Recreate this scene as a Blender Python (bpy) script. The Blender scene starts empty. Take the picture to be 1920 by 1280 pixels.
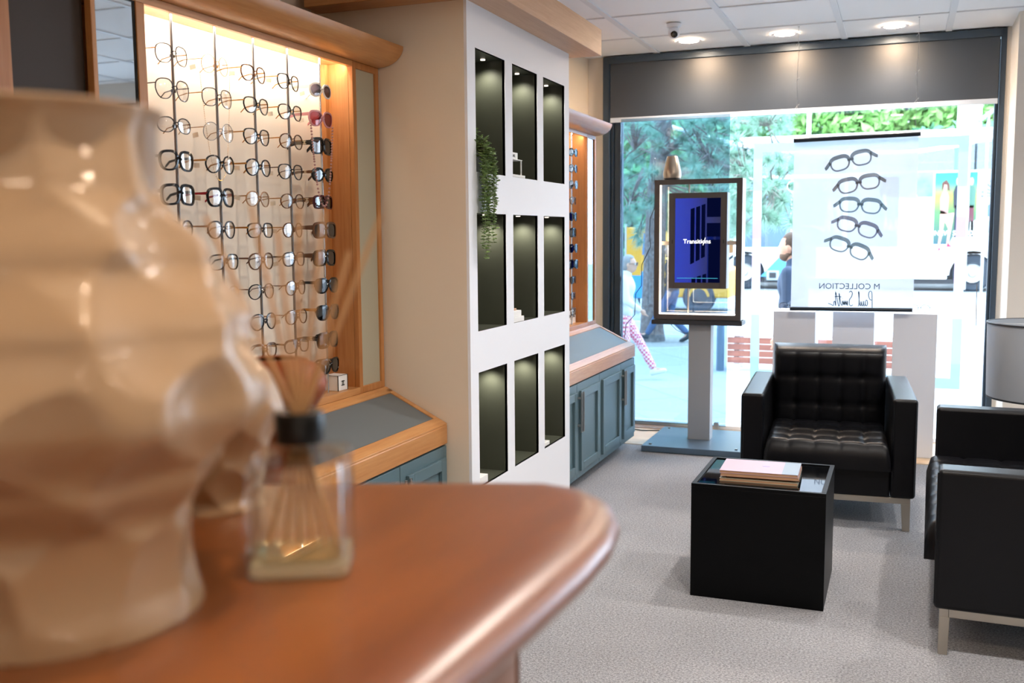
import bpy, bmesh, math, random
from mathutils import Vector, Matrix
random.seed(7)
sc = bpy.context.scene
COL = sc.collection
PI = math.pi
sin, cos = math.sin, math.cos

# ------------------------------------------------------------------ camera
F = 1867.0
YAW, PITCH, ROLL = 3.72830399e-01, 1.06260897e-01, -8.18837130e-03
CP = Vector((0, 0, 1.45))
fw = Vector((-sin(YAW)*cos(PITCH), cos(YAW)*cos(PITCH), -sin(PITCH)))
r0 = Vector((cos(YAW), sin(YAW), 0)); u0 = r0.cross(fw)
rt = r0*cos(ROLL) + u0*sin(ROLL); up = -r0*sin(ROLL) + u0*cos(ROLL)
def ray(x, y): return fw + rt*((x-960)/F) - up*((y-640)/F)
def onX(x, y, v): d = ray(x, y); return CP + d*((v-CP.x)/d.x)
def onY(x, y, v): d = ray(x, y); return CP + d*((v-CP.y)/d.y)
def onZ(x, y, v): d = ray(x, y); return CP + d*((v-CP.z)/d.z)

# ------------------------------------------------------------------ mesh builder
class MB:
    def __init__(s): s.v = []; s.f = []; s.m = []; s.uv = None
    def add(s, vs, fs, mi=0):
        o = len(s.v); s.v += [tuple(p) for p in vs]
        s.f += [tuple(i+o for i in f) for f in fs]; s.m += [mi]*len(fs); return s
    def box(s, x0, x1, y0, y1, z0, z1, mi=0, mat=None):
        x0, x1 = min(x0, x1), max(x0, x1); y0, y1 = min(y0, y1), max(y0, y1); z0, z1 = min(z0, z1), max(z0, z1)
        vs = [Vector(p) for p in ((x0,y0,z0),(x1,y0,z0),(x1,y1,z0),(x0,y1,z0),(x0,y0,z1),(x1,y0,z1),(x1,y1,z1),(x0,y1,z1))]
        if mat: vs = [mat @ v for v in vs]
        return s.add(vs, [(0,3,2,1),(4,5,6,7),(0,1,5,4),(1,2,6,5),(2,3,7,6),(3,0,4,7)], mi)
    def tube(s, pts, r, n=8, closed=False, mi=0, caps=True):
        pts = [Vector(p) for p in pts]; N = len(pts)
        rs = r if isinstance(r, (list, tuple)) else [r]*N
        rings = []; prev = None
        for i, p in enumerate(pts):
            a = pts[(i-1) % N] if (closed or i > 0) else p
            b = pts[(i+1) % N] if (closed or i < N-1) else p
            t = (b-a)
            if t.length < 1e-9: t = Vector((0,0,1))
            t.normalize()
            if prev is None:
                q = Vector((0,0,1)) if abs(t.z) < .9 else Vector((1,0,0))
                nn = t.cross(q).normalized()
            else:
                nn = prev - t*prev.dot(t)
                nn = nn.normalized() if nn.length > 1e-6 else t.orthogonal().normalized()
            prev = nn; bb = t.cross(nn)
            rings.append([p + (nn*cos(2*PI*k/n) + bb*sin(2*PI*k/n))*rs[i] for k in range(n)])
        vs = [v for rg in rings for v in rg]; fs = []
        for i in range(N if closed else N-1):
            j = (i+1) % N
            for k in range(n):
                l = (k+1) % n; fs.append((i*n+k, i*n+l, j*n+l, j*n+k))
        if not closed and caps:
            fs.append(tuple(range(n-1, -1, -1))); fs.append(tuple((N-1)*n+k for k in range(n)))
        return s.add(vs, fs, mi)
    def cyl(s, p0, p1, r0_, r1_=None, n=20, mi=0):
        return s.tube([p0, p1], [r0_, r0_ if r1_ is None else r1_], n, mi=mi)
    def lathe(s, prof, c=(0,0,0), n=40, mi=0, a0=0, a1=2*PI):
        full = abs(a1-a0-2*PI) < 1e-6; M = n if full else n+1
        vs = []; fs = []
        for (r, z) in prof:
            for k in range(M):
                a = a0+(a1-a0)*k/n; vs.append((c[0]+r*cos(a), c[1]+r*sin(a), c[2]+z))
        for i in range(len(prof)-1):
            for k in range(n):
                l = (k+1) % M; fs.append((i*M+k, i*M+l, (i+1)*M+l, (i+1)*M+k))
        return s.add(vs, fs, mi)
    def prism(s, poly, axis, a, b, mi=0):
        n = len(poly)
        def P(u, v, w):
            return {'x': (w,u,v), 'y': (u,w,v), 'z': (u,v,w)}[axis]
        vs = [P(u,v,a) for u,v in poly] + [P(u,v,b) for u,v in poly]
        fs = [(i,(i+1)%n,(i+1)%n+n,i+n) for i in range(n)] + [tuple(range(n-1,-1,-1)), tuple(range(n,2*n))]
        return s.add(vs, fs, mi)
    def sphere(s, c, r, n=16, m=10, mi=0, mat=None):
        rx, ry, rz = r if isinstance(r, (list, tuple)) else (r, r, r)
        vs = []; fs = []
        for i in range(m+1):
            t = PI*i/m
            for k in range(n):
                a = 2*PI*k/n; v = Vector((rx*sin(t)*cos(a), ry*sin(t)*sin(a), rz*cos(t)))
                if mat: v = mat @ v
                vs.append(Vector(c)+v)
        for i in range(m):
            for k in range(n):
                l = (k+1) % n; fs.append((i*n+k, (i+1)*n+k, (i+1)*n+l, i*n+l))
        return s.add(vs, fs, mi)
    def grid(s, fn, nu, nv, mi=0):
        vs = [fn(i/nu, j/nv) for i in range(nu+1) for j in range(nv+1)]
        fs = [(i*(nv+1)+j, (i+1)*(nv+1)+j, (i+1)*(nv+1)+j+1, i*(nv+1)+j+1) for i in range(nu) for j in range(nv)]
        return s.add(vs, fs, mi)
    def xf(s, M):
        s.v = [tuple(M @ Vector(p)) for p in s.v]; return s
    def mesh(s, name, mats, smooth=None, fix=True, merge=False):
        me = bpy.data.meshes.new(name); me.from_pydata(s.v, [], s.f)
        for m in (mats if isinstance(mats, (list, tuple)) else [mats]): me.materials.append(m)
        for p, mi in zip(me.polygons, s.m): p.material_index = mi
        if fix:
            bm = bmesh.new(); bm.from_mesh(me)
            if merge: bmesh.ops.remove_doubles(bm, verts=bm.verts, dist=1e-6)
            bmesh.ops.recalc_face_normals(bm, faces=bm.faces); bm.to_mesh(me); bm.free()
        if smooth is not None:
            for p in me.polygons: p.use_smooth = True
            if smooth < 180: me.set_sharp_from_angle(angle=math.radians(smooth))
        me.update(); return me

def link(name, data, parent=None, loc=None):
    o = bpy.data.objects.new(name, data); COL.objects.link(o)
    if parent: o.parent = parent
    if loc is not None: o.location = loc
    return o
def bevel(o, w, seg=2, ang=40):
    b = o.modifiers.new('bevel', 'BEVEL'); b.width = w; b.segments = seg; b.limit_method = 'ANGLE'; b.angle_limit = math.radians(ang)
    b.harden_normals = False
    for p in o.data.polygons: p.use_smooth = True
    wn = o.modifiers.new('wn', 'WEIGHTED_NORMAL'); wn.keep_sharp = True
    return o
def part(name, mb, mat, parent=None, smooth=None, bev=None, seg=2, label=None, loc=None, merge=False):
    me = mb.mesh(name, mat, smooth, merge=merge); o = link(name, me, parent, loc)
    if bev: bevel(o, bev, seg)
    if label: o['label'] = label
    return o
def tag(o, label, cat, group=None, kind=None):
    o['label'] = label; o['category'] = cat
    if group: o['group'] = group
    if kind: o['kind'] = kind
    return o
def thing(name, label, cat, loc=(0,0,0), rz=0, group=None):
    o = link(name, None); o.location = loc; o.rotation_euler = (0,0,rz); o.empty_display_size = .05
    return tag(o, label, cat, group)
def solo(name, mb, mat, label, cat, group=None, loc=None, **k):
    o = part(name, mb, mat, None, loc=loc, **k); return tag(o, label, cat, group)
def struct(name, mb, mat, label=None, **k):
    o = part(name, mb, mat, None, **k); o['kind'] = 'structure'
    o['label'] = label or name.replace('_', ' '); o['category'] = name.split('_')[0]
    return o
def text_mb(txt, size, depth, bold=False):
    cu = bpy.data.curves.new('t', 'FONT'); cu.body = txt; cu.size = size; cu.extrude = depth/2; cu.resolution_u = 3
    cu.align_x = 'CENTER'; cu.align_y = 'CENTER'
    if bold: cu.offset = size*.015
    o = bpy.data.objects.new('t', cu); COL.objects.link(o)
    dg = bpy.context.evaluated_depsgraph_get(); me = bpy.data.meshes.new_from_object(o.evaluated_get(dg))
    mb = MB(); mb.add([v.co.copy() for v in me.vertices], [tuple(p.vertices) for p in me.polygons])
    bpy.data.objects.remove(o); bpy.data.curves.remove(cu); bpy.data.meshes.remove(me)
    return mb
# a text lies in its local xy plane; these stand it up
def faceY(x, y, z, mirror=False):   # readable from -Y
    M = Matrix(((-1 if mirror else 1,0,0,0),(0,0,-1,0),(0,1,0,0),(0,0,0,1)))
    return Matrix.Translation((x,y,z)) @ M
def faceX(x, y, z):                 # readable from +X
    M = Matrix(((0,0,1,0),(1,0,0,0),(0,1,0,0),(0,0,0,1)))
    return Matrix.Translation((x,y,z)) @ M

# ------------------------------------------------------------------ materials
def lin(c):
    if isinstance(c, str): c = tuple(int(c[i:i+2], 16)/255 for i in (0,2,4))
    return tuple((x/12.92 if x <= .04045 else ((x+.055)/1.055)**2.4) for x in c) + (1,)
def newmat(name):
    m = bpy.data.materials.new(name); m.use_nodes = True; nt = m.node_tree; nt.nodes.clear()
    out = nt.nodes.new('ShaderNodeOutputMaterial'); return m, nt, out
def N(nt, t, **k):
    n = nt.nodes.new(t)
    for a, b in k.items():
        if a.startswith('_'): n.inputs[a[1:].replace('_', ' ')].default_value = b
        else: setattr(n, a, b)
    return n
def pbr(name, col, rough=.5, metal=0, spec=.5, noise=0, nscale=20, bump=0, bscale=60, coat=0, emis=None, estr=0, sheen=0, trans=0, ior=1.45):
    m, nt, out = newmat(name); L = nt.links
    b = N(nt, 'ShaderNodeBsdfPrincipled'); b.inputs['Base Color'].default_value = lin(col)
    b.inputs['Roughness'].default_value = rough; b.inputs['Metallic'].default_value = metal
    b.inputs['Specular IOR Level'].default_value = spec; b.inputs['Coat Weight'].default_value = coat
    b.inputs['Sheen Weight'].default_value = sheen; b.inputs['Transmission Weight'].default_value = trans; b.inputs['IOR'].default_value = ior
    if emis: b.inputs['Emission Color'].default_value = lin(emis); b.inputs['Emission Strength'].default_value = estr
    tc = N(nt, 'ShaderNodeTexCoord')
    if noise:
        n = N(nt, 'ShaderNodeTexNoise', _Scale=nscale, _Detail=4.0); L.new(tc.outputs['Object'], n.inputs['Vector'])
        c = lin(col); hi = tuple(min(1, x*(1+noise)) for x in c[:3])+(1,); lo = tuple(x*(1-noise) for x in c[:3])+(1,)
        r = N(nt, 'ShaderNodeValToRGB'); r.color_ramp.elements[0].color = lo; r.color_ramp.elements[1].color = hi
        r.color_ramp.elements[0].position = .3; r.color_ramp.elements[1].position = .7
        L.new(n.outputs['Fac'], r.inputs['Fac']); L.new(r.outputs['Color'], b.inputs['Base Color'])
    if bump:
        n2 = N(nt, 'ShaderNodeTexNoise', _Scale=bscale, _Detail=3.0); L.new(tc.outputs['Object'], n2.inputs['Vector'])
        bp = N(nt, 'ShaderNodeBump', _Strength=bump, _Distance=.002); L.new(n2.outputs['Fac'], bp.inputs['Height']); L.new(bp.outputs['Normal'], b.inputs['Normal'])
    L.new(b.outputs['BSDF'], out.inputs['Surface']); return m
def wood(name, a, b_, axis='y', rough=.38, scale=9, coat=.15, stretch=.06, spec=.5, bmp=.08, fine=.45, lo=.5, hi=.95, crough=.25):
    m, nt, out = newmat(name); L = nt.links
    tc = N(nt, 'ShaderNodeTexCoord'); mp = N(nt, 'ShaderNodeMapping')
    s = {'x': (stretch,1,1), 'y': (1,stretch,1), 'z': (1,1,stretch)}[axis]; mp.inputs['Scale'].default_value = s
    L.new(tc.outputs['Object'], mp.inputs['Vector'])
    n1 = N(nt, 'ShaderNodeTexNoise', _Scale=scale, _Detail=6.0, _Roughness=.6, _Distortion=.6); L.new(mp.outputs['Vector'], n1.inputs['Vector'])
    n2 = N(nt, 'ShaderNodeTexNoise', _Scale=scale*14, _Detail=3.0); L.new(mp.outputs['Vector'], n2.inputs['Vector'])
    mx = N(nt, 'ShaderNodeMath', operation='MULTIPLY_ADD'); L.new(n2.outputs['Fac'], mx.inputs[0]); mx.inputs[1].default_value = fine; L.new(n1.outputs['Fac'], mx.inputs[2])
    r = N(nt, 'ShaderNodeValToRGB'); r.color_ramp.elements[0].position = lo; r.color_ramp.elements[1].position = hi
    r.color_ramp.elements[0].color = lin(a); r.color_ramp.elements[1].color = lin(b_)
    L.new(mx.outputs[0], r.inputs['Fac'])
    b = N(nt, 'ShaderNodeBsdfPrincipled', _Roughness=rough); b.inputs['Coat Weight'].default_value = coat; b.inputs['Coat Roughness'].default_value = crough
    b.inputs['Specular IOR Level'].default_value = spec
    L.new(r.outputs['Color'], b.inputs['Base Color'])
    bp = N(nt, 'ShaderNodeBump', _Strength=bmp, _Distance=.001); L.new(mx.outputs[0], bp.inputs['Height']); L.new(bp.outputs['Normal'], b.inputs['Normal'])
    L.new(b.outputs['BSDF'], out.inputs['Surface']); return m
def thinglass(name, tint=(1,1,1), gl=.08, rough=.0, fres=True, mx_=.7):
    m, nt, out = newmat(name); L = nt.links
    t = N(nt, 'ShaderNodeBsdfTransparent'); t.inputs['Color'].default_value = (*tint, 1)
    g = N(nt, 'ShaderNodeBsdfGlossy', _Roughness=rough); mx = N(nt, 'ShaderNodeMixShader')
    if fres:
        lw = N(nt, 'ShaderNodeLayerWeight', _Blend=.25)
        mr = N(nt, 'ShaderNodeMapRange'); mr.inputs['To Min'].default_value = gl; mr.inputs['To Max'].default_value = mx_
        L.new(lw.outputs['Fresnel'], mr.inputs['Value']); L.new(mr.outputs['Result'], mx.inputs['Fac'])
    else: mx.inputs['Fac'].default_value = gl
    L.new(t.outputs[0], mx.inputs[1]); L.new(g.outputs[0], mx.inputs[2]); L.new(mx.outputs[0], out.inputs['Surface']); return m
def emit(name, col, s):
    m, nt, out = newmat(name); e = N(nt, 'ShaderNodeEmission', _Strength=s); e.inputs['Color'].default_value = lin(col)
    nt.links.new(e.outputs[0], out.inputs['Surface']); return m
def sheer(name, col, alpha, transl=.6):
    m, nt, out = newmat(name); L = nt.links
    t = N(nt, 'ShaderNodeBsdfTransparent'); d = N(nt, 'ShaderNodeBsdfDiffuse'); d.inputs['Color'].default_value = lin(col)
    tr = N(nt, 'ShaderNodeBsdfTranslucent'); tr.inputs['Color'].default_value = lin(col)
    a = N(nt, 'ShaderNodeMixShader'); a.inputs['Fac'].default_value = transl; L.new(d.outputs[0], a.inputs[1]); L.new(tr.outputs[0], a.inputs[2])
    b = N(nt, 'ShaderNodeMixShader'); b.inputs['Fac'].default_value = alpha; L.new(t.outputs[0], b.inputs[1]); L.new(a.outputs[0], b.inputs[2])
    L.new(b.outputs[0], out.inputs['Surface']); return m

M = {}
M['oak'] = wood('oak', 'b5773f', 'd29b62', 'y', rough=.35)
M['oakz'] = wood('oak_upright', 'ab6a33', 'c98c50', 'z', rough=.42)
M['oakx'] = wood('oak_cross', 'b5773f', 'd29b62', 'x')
M['oak_daylit_tan'] = wood('daylit_tan_oak', 'bf8f68', 'd8ae88', 'y', rough=.45, coat=.05)  # oak paled as if daylit on the cap beam; plain tan for the tablet
M['cherry'] = wood('cherry_counter', '703c19', '9f5c2a', 'y', rough=.30, bmp=.0, scale=5, coat=.45, fine=.06, lo=.36, hi=.68, crough=.33, stretch=.16)
M['bowlwood'] = wood('turned_wood', '6e2f0a', '9c5018', 'x', rough=.5, spec=.2, scale=6, coat=.0, stretch=.1)
M['white'] = pbr('white_paint', 'f0f2f8', .55, bump=.05, bscale=150)
M['wallw'] = pbr('wall_paint', 'e6e1d8', .7, bump=.05, bscale=120)
M['cream'] = pbr('cream_paint', 'e6d8c3', .7)
M['backpanel'] = pbr('cream_back_panel', 'f6e9d6', .5)
M['green'] = pbr('olive_green_paint', '4c4f44', .38, noise=.06, nscale=5)
M['blue'] = pbr('blue_grey_paint', '587079', .38, bump=.03, bscale=80)
M['desk'] = pbr('slate_inlay', '646b6e', .45, spec=.4)
M['steel'] = pbr('brushed_steel', 'b8b8b6', .3, 1)
M['chrome'] = pbr('chrome', 'd8d8d8', .12, 1)
M['legsteel'] = pbr('satin_steel_leg', 'b9b2a6', .38, 1)
M['rod'] = pbr('rod_metal', '7d7a78', .3, .9)
M['leather'] = pbr('black_leather', '0b0c10', .34, spec=.28, bump=.12, bscale=350, noise=.15, nscale=6)
M['blacklaq'] = pbr('black_ash', '040507', .40, spec=.16, bump=.05, bscale=200)
M['blackgl'] = pbr('black_glass', '05070a', .03, spec=.9)
M['charcoal'] = pbr('charcoal_metal', '35383d', .4, .2)
M['kioskgrey'] = pbr('kiosk_grey', '4c4746', .45)
M['kiosklite'] = pbr('kiosk_light_grey', '9da1a6', .5)
M['kioskwhite'] = pbr('kiosk_white_side', 'e2e5ea', .5)
M['basegrey'] = pbr('base_blue_grey', '55687a', .35, .1)
M['alu'] = pbr('dark_aluminium', '3e4c5a', .35, .3)
M['blind'] = pbr('charcoal_blind', '2e3844', .42, spec=1.0, bump=.02, bscale=500)
M['darkpanel'] = pbr('dark_brown_panel', '3a2f27', .6)
M['black'] = pbr('matt_black', '0c0c0d', .5)
M['gold'] = pbr('gold_metal', 'c99a52', .25, 1)
M['mirror'] = pbr('mirror_glass', 'dfe6ea', .02, 1)
M['frost'] = pbr('frosted_panel', 'b7b29c', .45)
M['glass'] = thinglass('window_glass', (.97,.985,1), .03)
M['tint'] = thinglass('tinted_glass', (.60,.72,.80), .05)
M['demolens'] = thinglass('clear_lens', (.97,.97,.97), .10, mx_=.30)
M['plinth'] = pbr('white_plinth', 'dfe3ec', .5)
M['paper'] = pbr('white_card', 'eeeeec', .6)
M['led'] = emit('led_strip_light', 'ffe6c8', 6)
M['lamp'] = emit('downlight_diffuser', 'ffe2c4', 70)
M['lamp2'] = emit('window_downlight_diffuser','ffdcb8',150)
M['nlamp'] = emit('niche_diffuser','fff0dc',1.2)
M['ceramic'] = pbr('white_ceramic', 'b59878', .36, coat=.35, bump=.1, bscale=30)
M['reed'] = pbr('reed', 'cda375', .7)
M['cable'] = pbr('black_cable', '15181c', .5)
M['leaf'] = pbr('leaf_green', '86a062', .5, noise=.4, nscale=30)
M['stemg'] = pbr('stem_green', '6f7a55', .6)
M['tag'] = pbr('tag_card', 'e4dccd', .6)

# carpet
m, nt, out = newmat('grey_carpet'); L = nt.links
tc = N(nt,'ShaderNodeTexCoord'); b = N(nt,'ShaderNodeBsdfPrincipled', _Roughness=.95); b.inputs['Specular IOR Level'].default_value=.1; b.inputs['Sheen Weight'].default_value=.2
n1 = N(nt,'ShaderNodeTexNoise', _Scale=125.0, _Detail=4.0, _Roughness=.85); n2 = N(nt,'ShaderNodeTexNoise', _Scale=1.3, _Detail=4.0); n3=N(nt,'ShaderNodeTexVoronoi', _Scale=260.0)
for n in (n1,n2,n3): L.new(tc.outputs['Object'], n.inputs['Vector'])
r = N(nt,'ShaderNodeValToRGB'); r.color_ramp.elements[0].position=.34; r.color_ramp.elements[1].position=.66
r.color_ramp.elements[0].color = lin('525356'); r.color_ramp.elements[1].color = lin('c8c9cf'); L.new(n1.outputs['Fac'], r.inputs['Fac'])
r2 = N(nt,'ShaderNodeValToRGB'); r2.color_ramp.elements[0].position=.35; r2.color_ramp.elements[1].position=.65
r2.color_ramp.elements[0].color=(.86,.86,.86,1); r2.color_ramp.elements[1].color=(1,1,1,1); L.new(n2.outputs['Fac'], r2.inputs['Fac'])
mx = N(nt,'ShaderNodeMix', data_type='RGBA', blend_type='MULTIPLY'); mx.inputs[0].default_value=1
L.new(r.outputs['Color'], mx.inputs[6]); L.new(r2.outputs['Color'], mx.inputs[7]); L.new(mx.outputs[2], b.inputs['Base Color'])
bp = N(nt,'ShaderNodeBump', _Strength=.6, _Distance=.004); L.new(n3.outputs['Distance'], bp.inputs['Height']); L.new(bp.outputs['Normal'], b.inputs['Normal'])
L.new(b.outputs[0], out.inputs['Surface']); M['carpet'] = m
# ceiling tiles
M['tile'] = pbr('ceiling_tile', 'f6f8fa', .8, bump=.3, bscale=300)
M['tbar'] = pbr('ceiling_grid_bar', 'e4e8ec', .5)
# paving with joints
m, nt, out = newmat('paving_slabs'); L = nt.links
tc = N(nt,'ShaderNodeTexCoord'); br = N(nt,'ShaderNodeTexBrick', _Scale=1.0, _Mortar_Size=.012); br.inputs['Brick Width'].default_value=1.2; br.inputs['Row Height'].default_value=.8
mp = N(nt,'ShaderNodeMapping'); mp.inputs['Rotation'].default_value=(0,0,.9); L.new(tc.outputs['Object'], mp.inputs['Vector']); L.new(mp.outputs['Vector'], br.inputs['Vector'])
br.inputs['Color1'].default_value=lin('9b9da0'); br.inputs['Color2'].default_value=lin('90949a'); br.inputs['Mortar'].default_value=lin('7d838a')
b = N(nt,'ShaderNodeBsdfPrincipled', _Roughness=.8); L.new(br.outputs['Color'], b.inputs['Base Color']); L.new(b.outputs[0], out.inputs['Surface']); M['paving']=m

# ------------------------------------------------------------------ the setting
ZC = 2.76; YW = 7.40; XL = -2.25; XR = 8.0; YB = -2.6; YP = 6.87
struct('floor', MB().box(XL,XR,YB,6.64,-.05,0), M['carpet'], 'light grey flecked carpet floor of the shop')
struct('trim_1', MB().box(XL,.62,6.64,7.42,-.05,.004).box(.62,XR,6.64,YP,-.05,.004), wood('floor_strip','c9a884','dcc3a4','x',rough=.5), 'pale wooden floor strip along the shop window')
tr = MB()
for k in range(4): tr.box(-2.0,-1.55,7.20+k*.035,7.222+k*.035,.0045,.009)
struct('trim_2', tr, wood('threshold_slats','6a4a34','8a6447','x'), 'brown wooden threshold slats under the shop window')
# ceiling: tiles and grid bars
ce = MB().box(XL-.1,XR+.1,YB-.1,YW+.1,ZC+.006,ZC+.12)
struct('ceiling', ce, M['tile'], 'white suspended tile ceiling')
gb = MB()
for k in range(-4, 8):
    x = .24+.65*k
    if XL < x < XR: gb.box(x-.019,x+.019,YB,YW-.05,ZC-.003,ZC+.006)
for k in range(-14, 2):
    y = 6.72+.685*k
    if YB < y < YW: gb.box(XL,XR,y-.006,y+.006,ZC-.001,ZC+.006)
struct('trim_3', gb, M['tbar'], 'white metal grid bars of the tile ceiling')
struct('wall_left', MB().box(XL-.1,XL,YB-.1,YW+.1,0,ZC+.1), M['cream'], 'cream wall behind the display units')
struct('wall_right', MB().box(XR,XR+.1,YB-.1,YP,0,ZC+.1), M['wallw'], 'pale wall on the far right')
struct('wall_back', MB().box(XL,XR,YB-.1,YB,0,ZC+.1), M['wallw'], 'pale wall behind the camera')
struct('wall_front', MB().box(XL,-2.122,YW-.02,YW+.15,0,ZC+.1).box(-2.122,.617,YW+.005,YW+.15,2.765,ZC+.1).box(.592,.617,YW-.06,YW+.15,0,ZC+.1).box(.617,1.25,YP,YW+.15,0,ZC+.1).box(1.25,4.4,YP,YP+.2,2.6,ZC+.1).box(4.4,XR+.1,YP,YP+.2,0,ZC+.1), M['wallw'], 'pale wall around the shop window')
# window frame
wf = MB()
wf.box(-2.122,-2.07,7.33,7.44,0,2.76).box(-2.07,-2.045,7.36,7.44,0,2.76).box(-2.045,-1.985,7.375,7.43,0,2.70)
wf.box(.556,.592,7.33,7.44,0,2.76).box(.536,.556,7.37,7.43,0,2.70)
wf.box(-2.07,.556,7.33,7.44,2.715,2.76)
w1 = struct('window_1', wf, M['alu'], 'large shop window in a dark aluminium frame', bev=.004)
part('window_pane', MB().box(-1.99,.54,7.398,7.406,.03,2.72), M['glass'], w1)
part('bottom_rail', MB().box(-2.05,.556,7.34,7.44,.004,.034), pbr('white_rail','e8ecf2',.4), w1, bev=.003)
wf = MB()
wf.box(1.25,1.31,YP+.05,YP+.15,0,2.6).box(4.34,4.4,YP+.05,YP+.15,0,2.6).box(1.31,4.34,YP+.05,YP+.15,2.54,2.6).box(1.31,4.34,YP+.05,YP+.15,0,.06).box(2.80,2.85,YP+.05,YP+.15,.06,2.54)
w2 = struct('window_2', wf, M['alu'], 'second shop window right of the pier, unseen and added to carry daylight in', bev=.004)  # unseen opening, added right of the pier so daylight reaches the interior
part('window_pane', MB().box(1.30,4.35,YP+.098,YP+.106,.05,2.55), M['glass'], w2)
# skirting on right pier
struct('baseboard_right', MB().box(.617,1.25,YP-.014,YP,.004,.12), M['white'], 'white baseboard below the pale pier wall', bev=.003)

# blind
bl = thing('roller_blind', 'dark charcoal roller blind drawn partly down across the top of the window', 'blind', (-.76,7.32,2.3))
part('blind_fabric', MB().box(-1.30,1.31,.0,.004,.012,.42), M['blind'], bl)
part('hem_bar', MB().box(-1.30,1.31,-.004,.008,-.022,.012), pbr('hem_bar','c2cedd',.4), bl, bev=.002, label='pale grey hem bar')
part('headbox', MB().box(-1.31,1.32,-.02,.01,.405,.455), M['alu'], bl, bev=.003)

# ------------------------------------------------------------------ display units
def cornice_profile():
    # x,z of the curved timber cornice, front is +x
    pts = [(-1.941,2.108)]
    for k in range(9):
        t = k/8*PI/2
        pts.append((-1.941+.108*sin(t), 2.108+.075*(1-cos(t))))
    pts += [(-1.960,2.215),(-2.24,2.30),(-2.24,2.108)]
    return pts
XF = -1.946; XB = -2.075
def dbl_c(mb, s, th, mi=0, dx=0):
    # two interlocked C shapes in local xy
    for sgn in (-1,1):
        pts = []
        for k in range(25):
            a = math.radians(42) + math.radians(276)*k/24
            pts.append((sgn*(s*.26 + s*.5*cos(a)), s*.5*sin(a)))
        w = th/2; o = []; i_ = []
        for k,(x,y) in enumerate(pts):
            cx = sgn*s*.26; d = Vector((x-cx, y)).normalized()
            o.append((x+d.x*w, y+d.y*w)); i_.append((x-d.x*w, y-d.y*w))
        n = len(o)
        vs = [(x,y,0) for x,y in o]+[(x,y,0) for x,y in i_]+[(x,y,.0006) for x,y in o]+[(x,y,.0006) for x,y in i_]
        fs = []
        for k in range(n-1):
            fs += [(k,k+1,n+k+1,n+k),(2*n+k,3*n+k,3*n+k+1,2*n+k+1),(k,2*n+k,2*n+k+1,k+1),(n+k,n+k+1,3*n+k+1,3*n+k)]
        mb.add(vs, fs, mi)
    return mb
def ring_panel(mb, y0,y1,z0,z1, w, x0,x1):
    mb.box(x0,x1,y0,y0+w,z0,z1).box(x0,x1,y1-w,y1,z0,z1).box(x0,x1,y0+w,y1-w,z0,z0+w).box(x0,x1,y0+w,y1-w,z1-w,z1)
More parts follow.
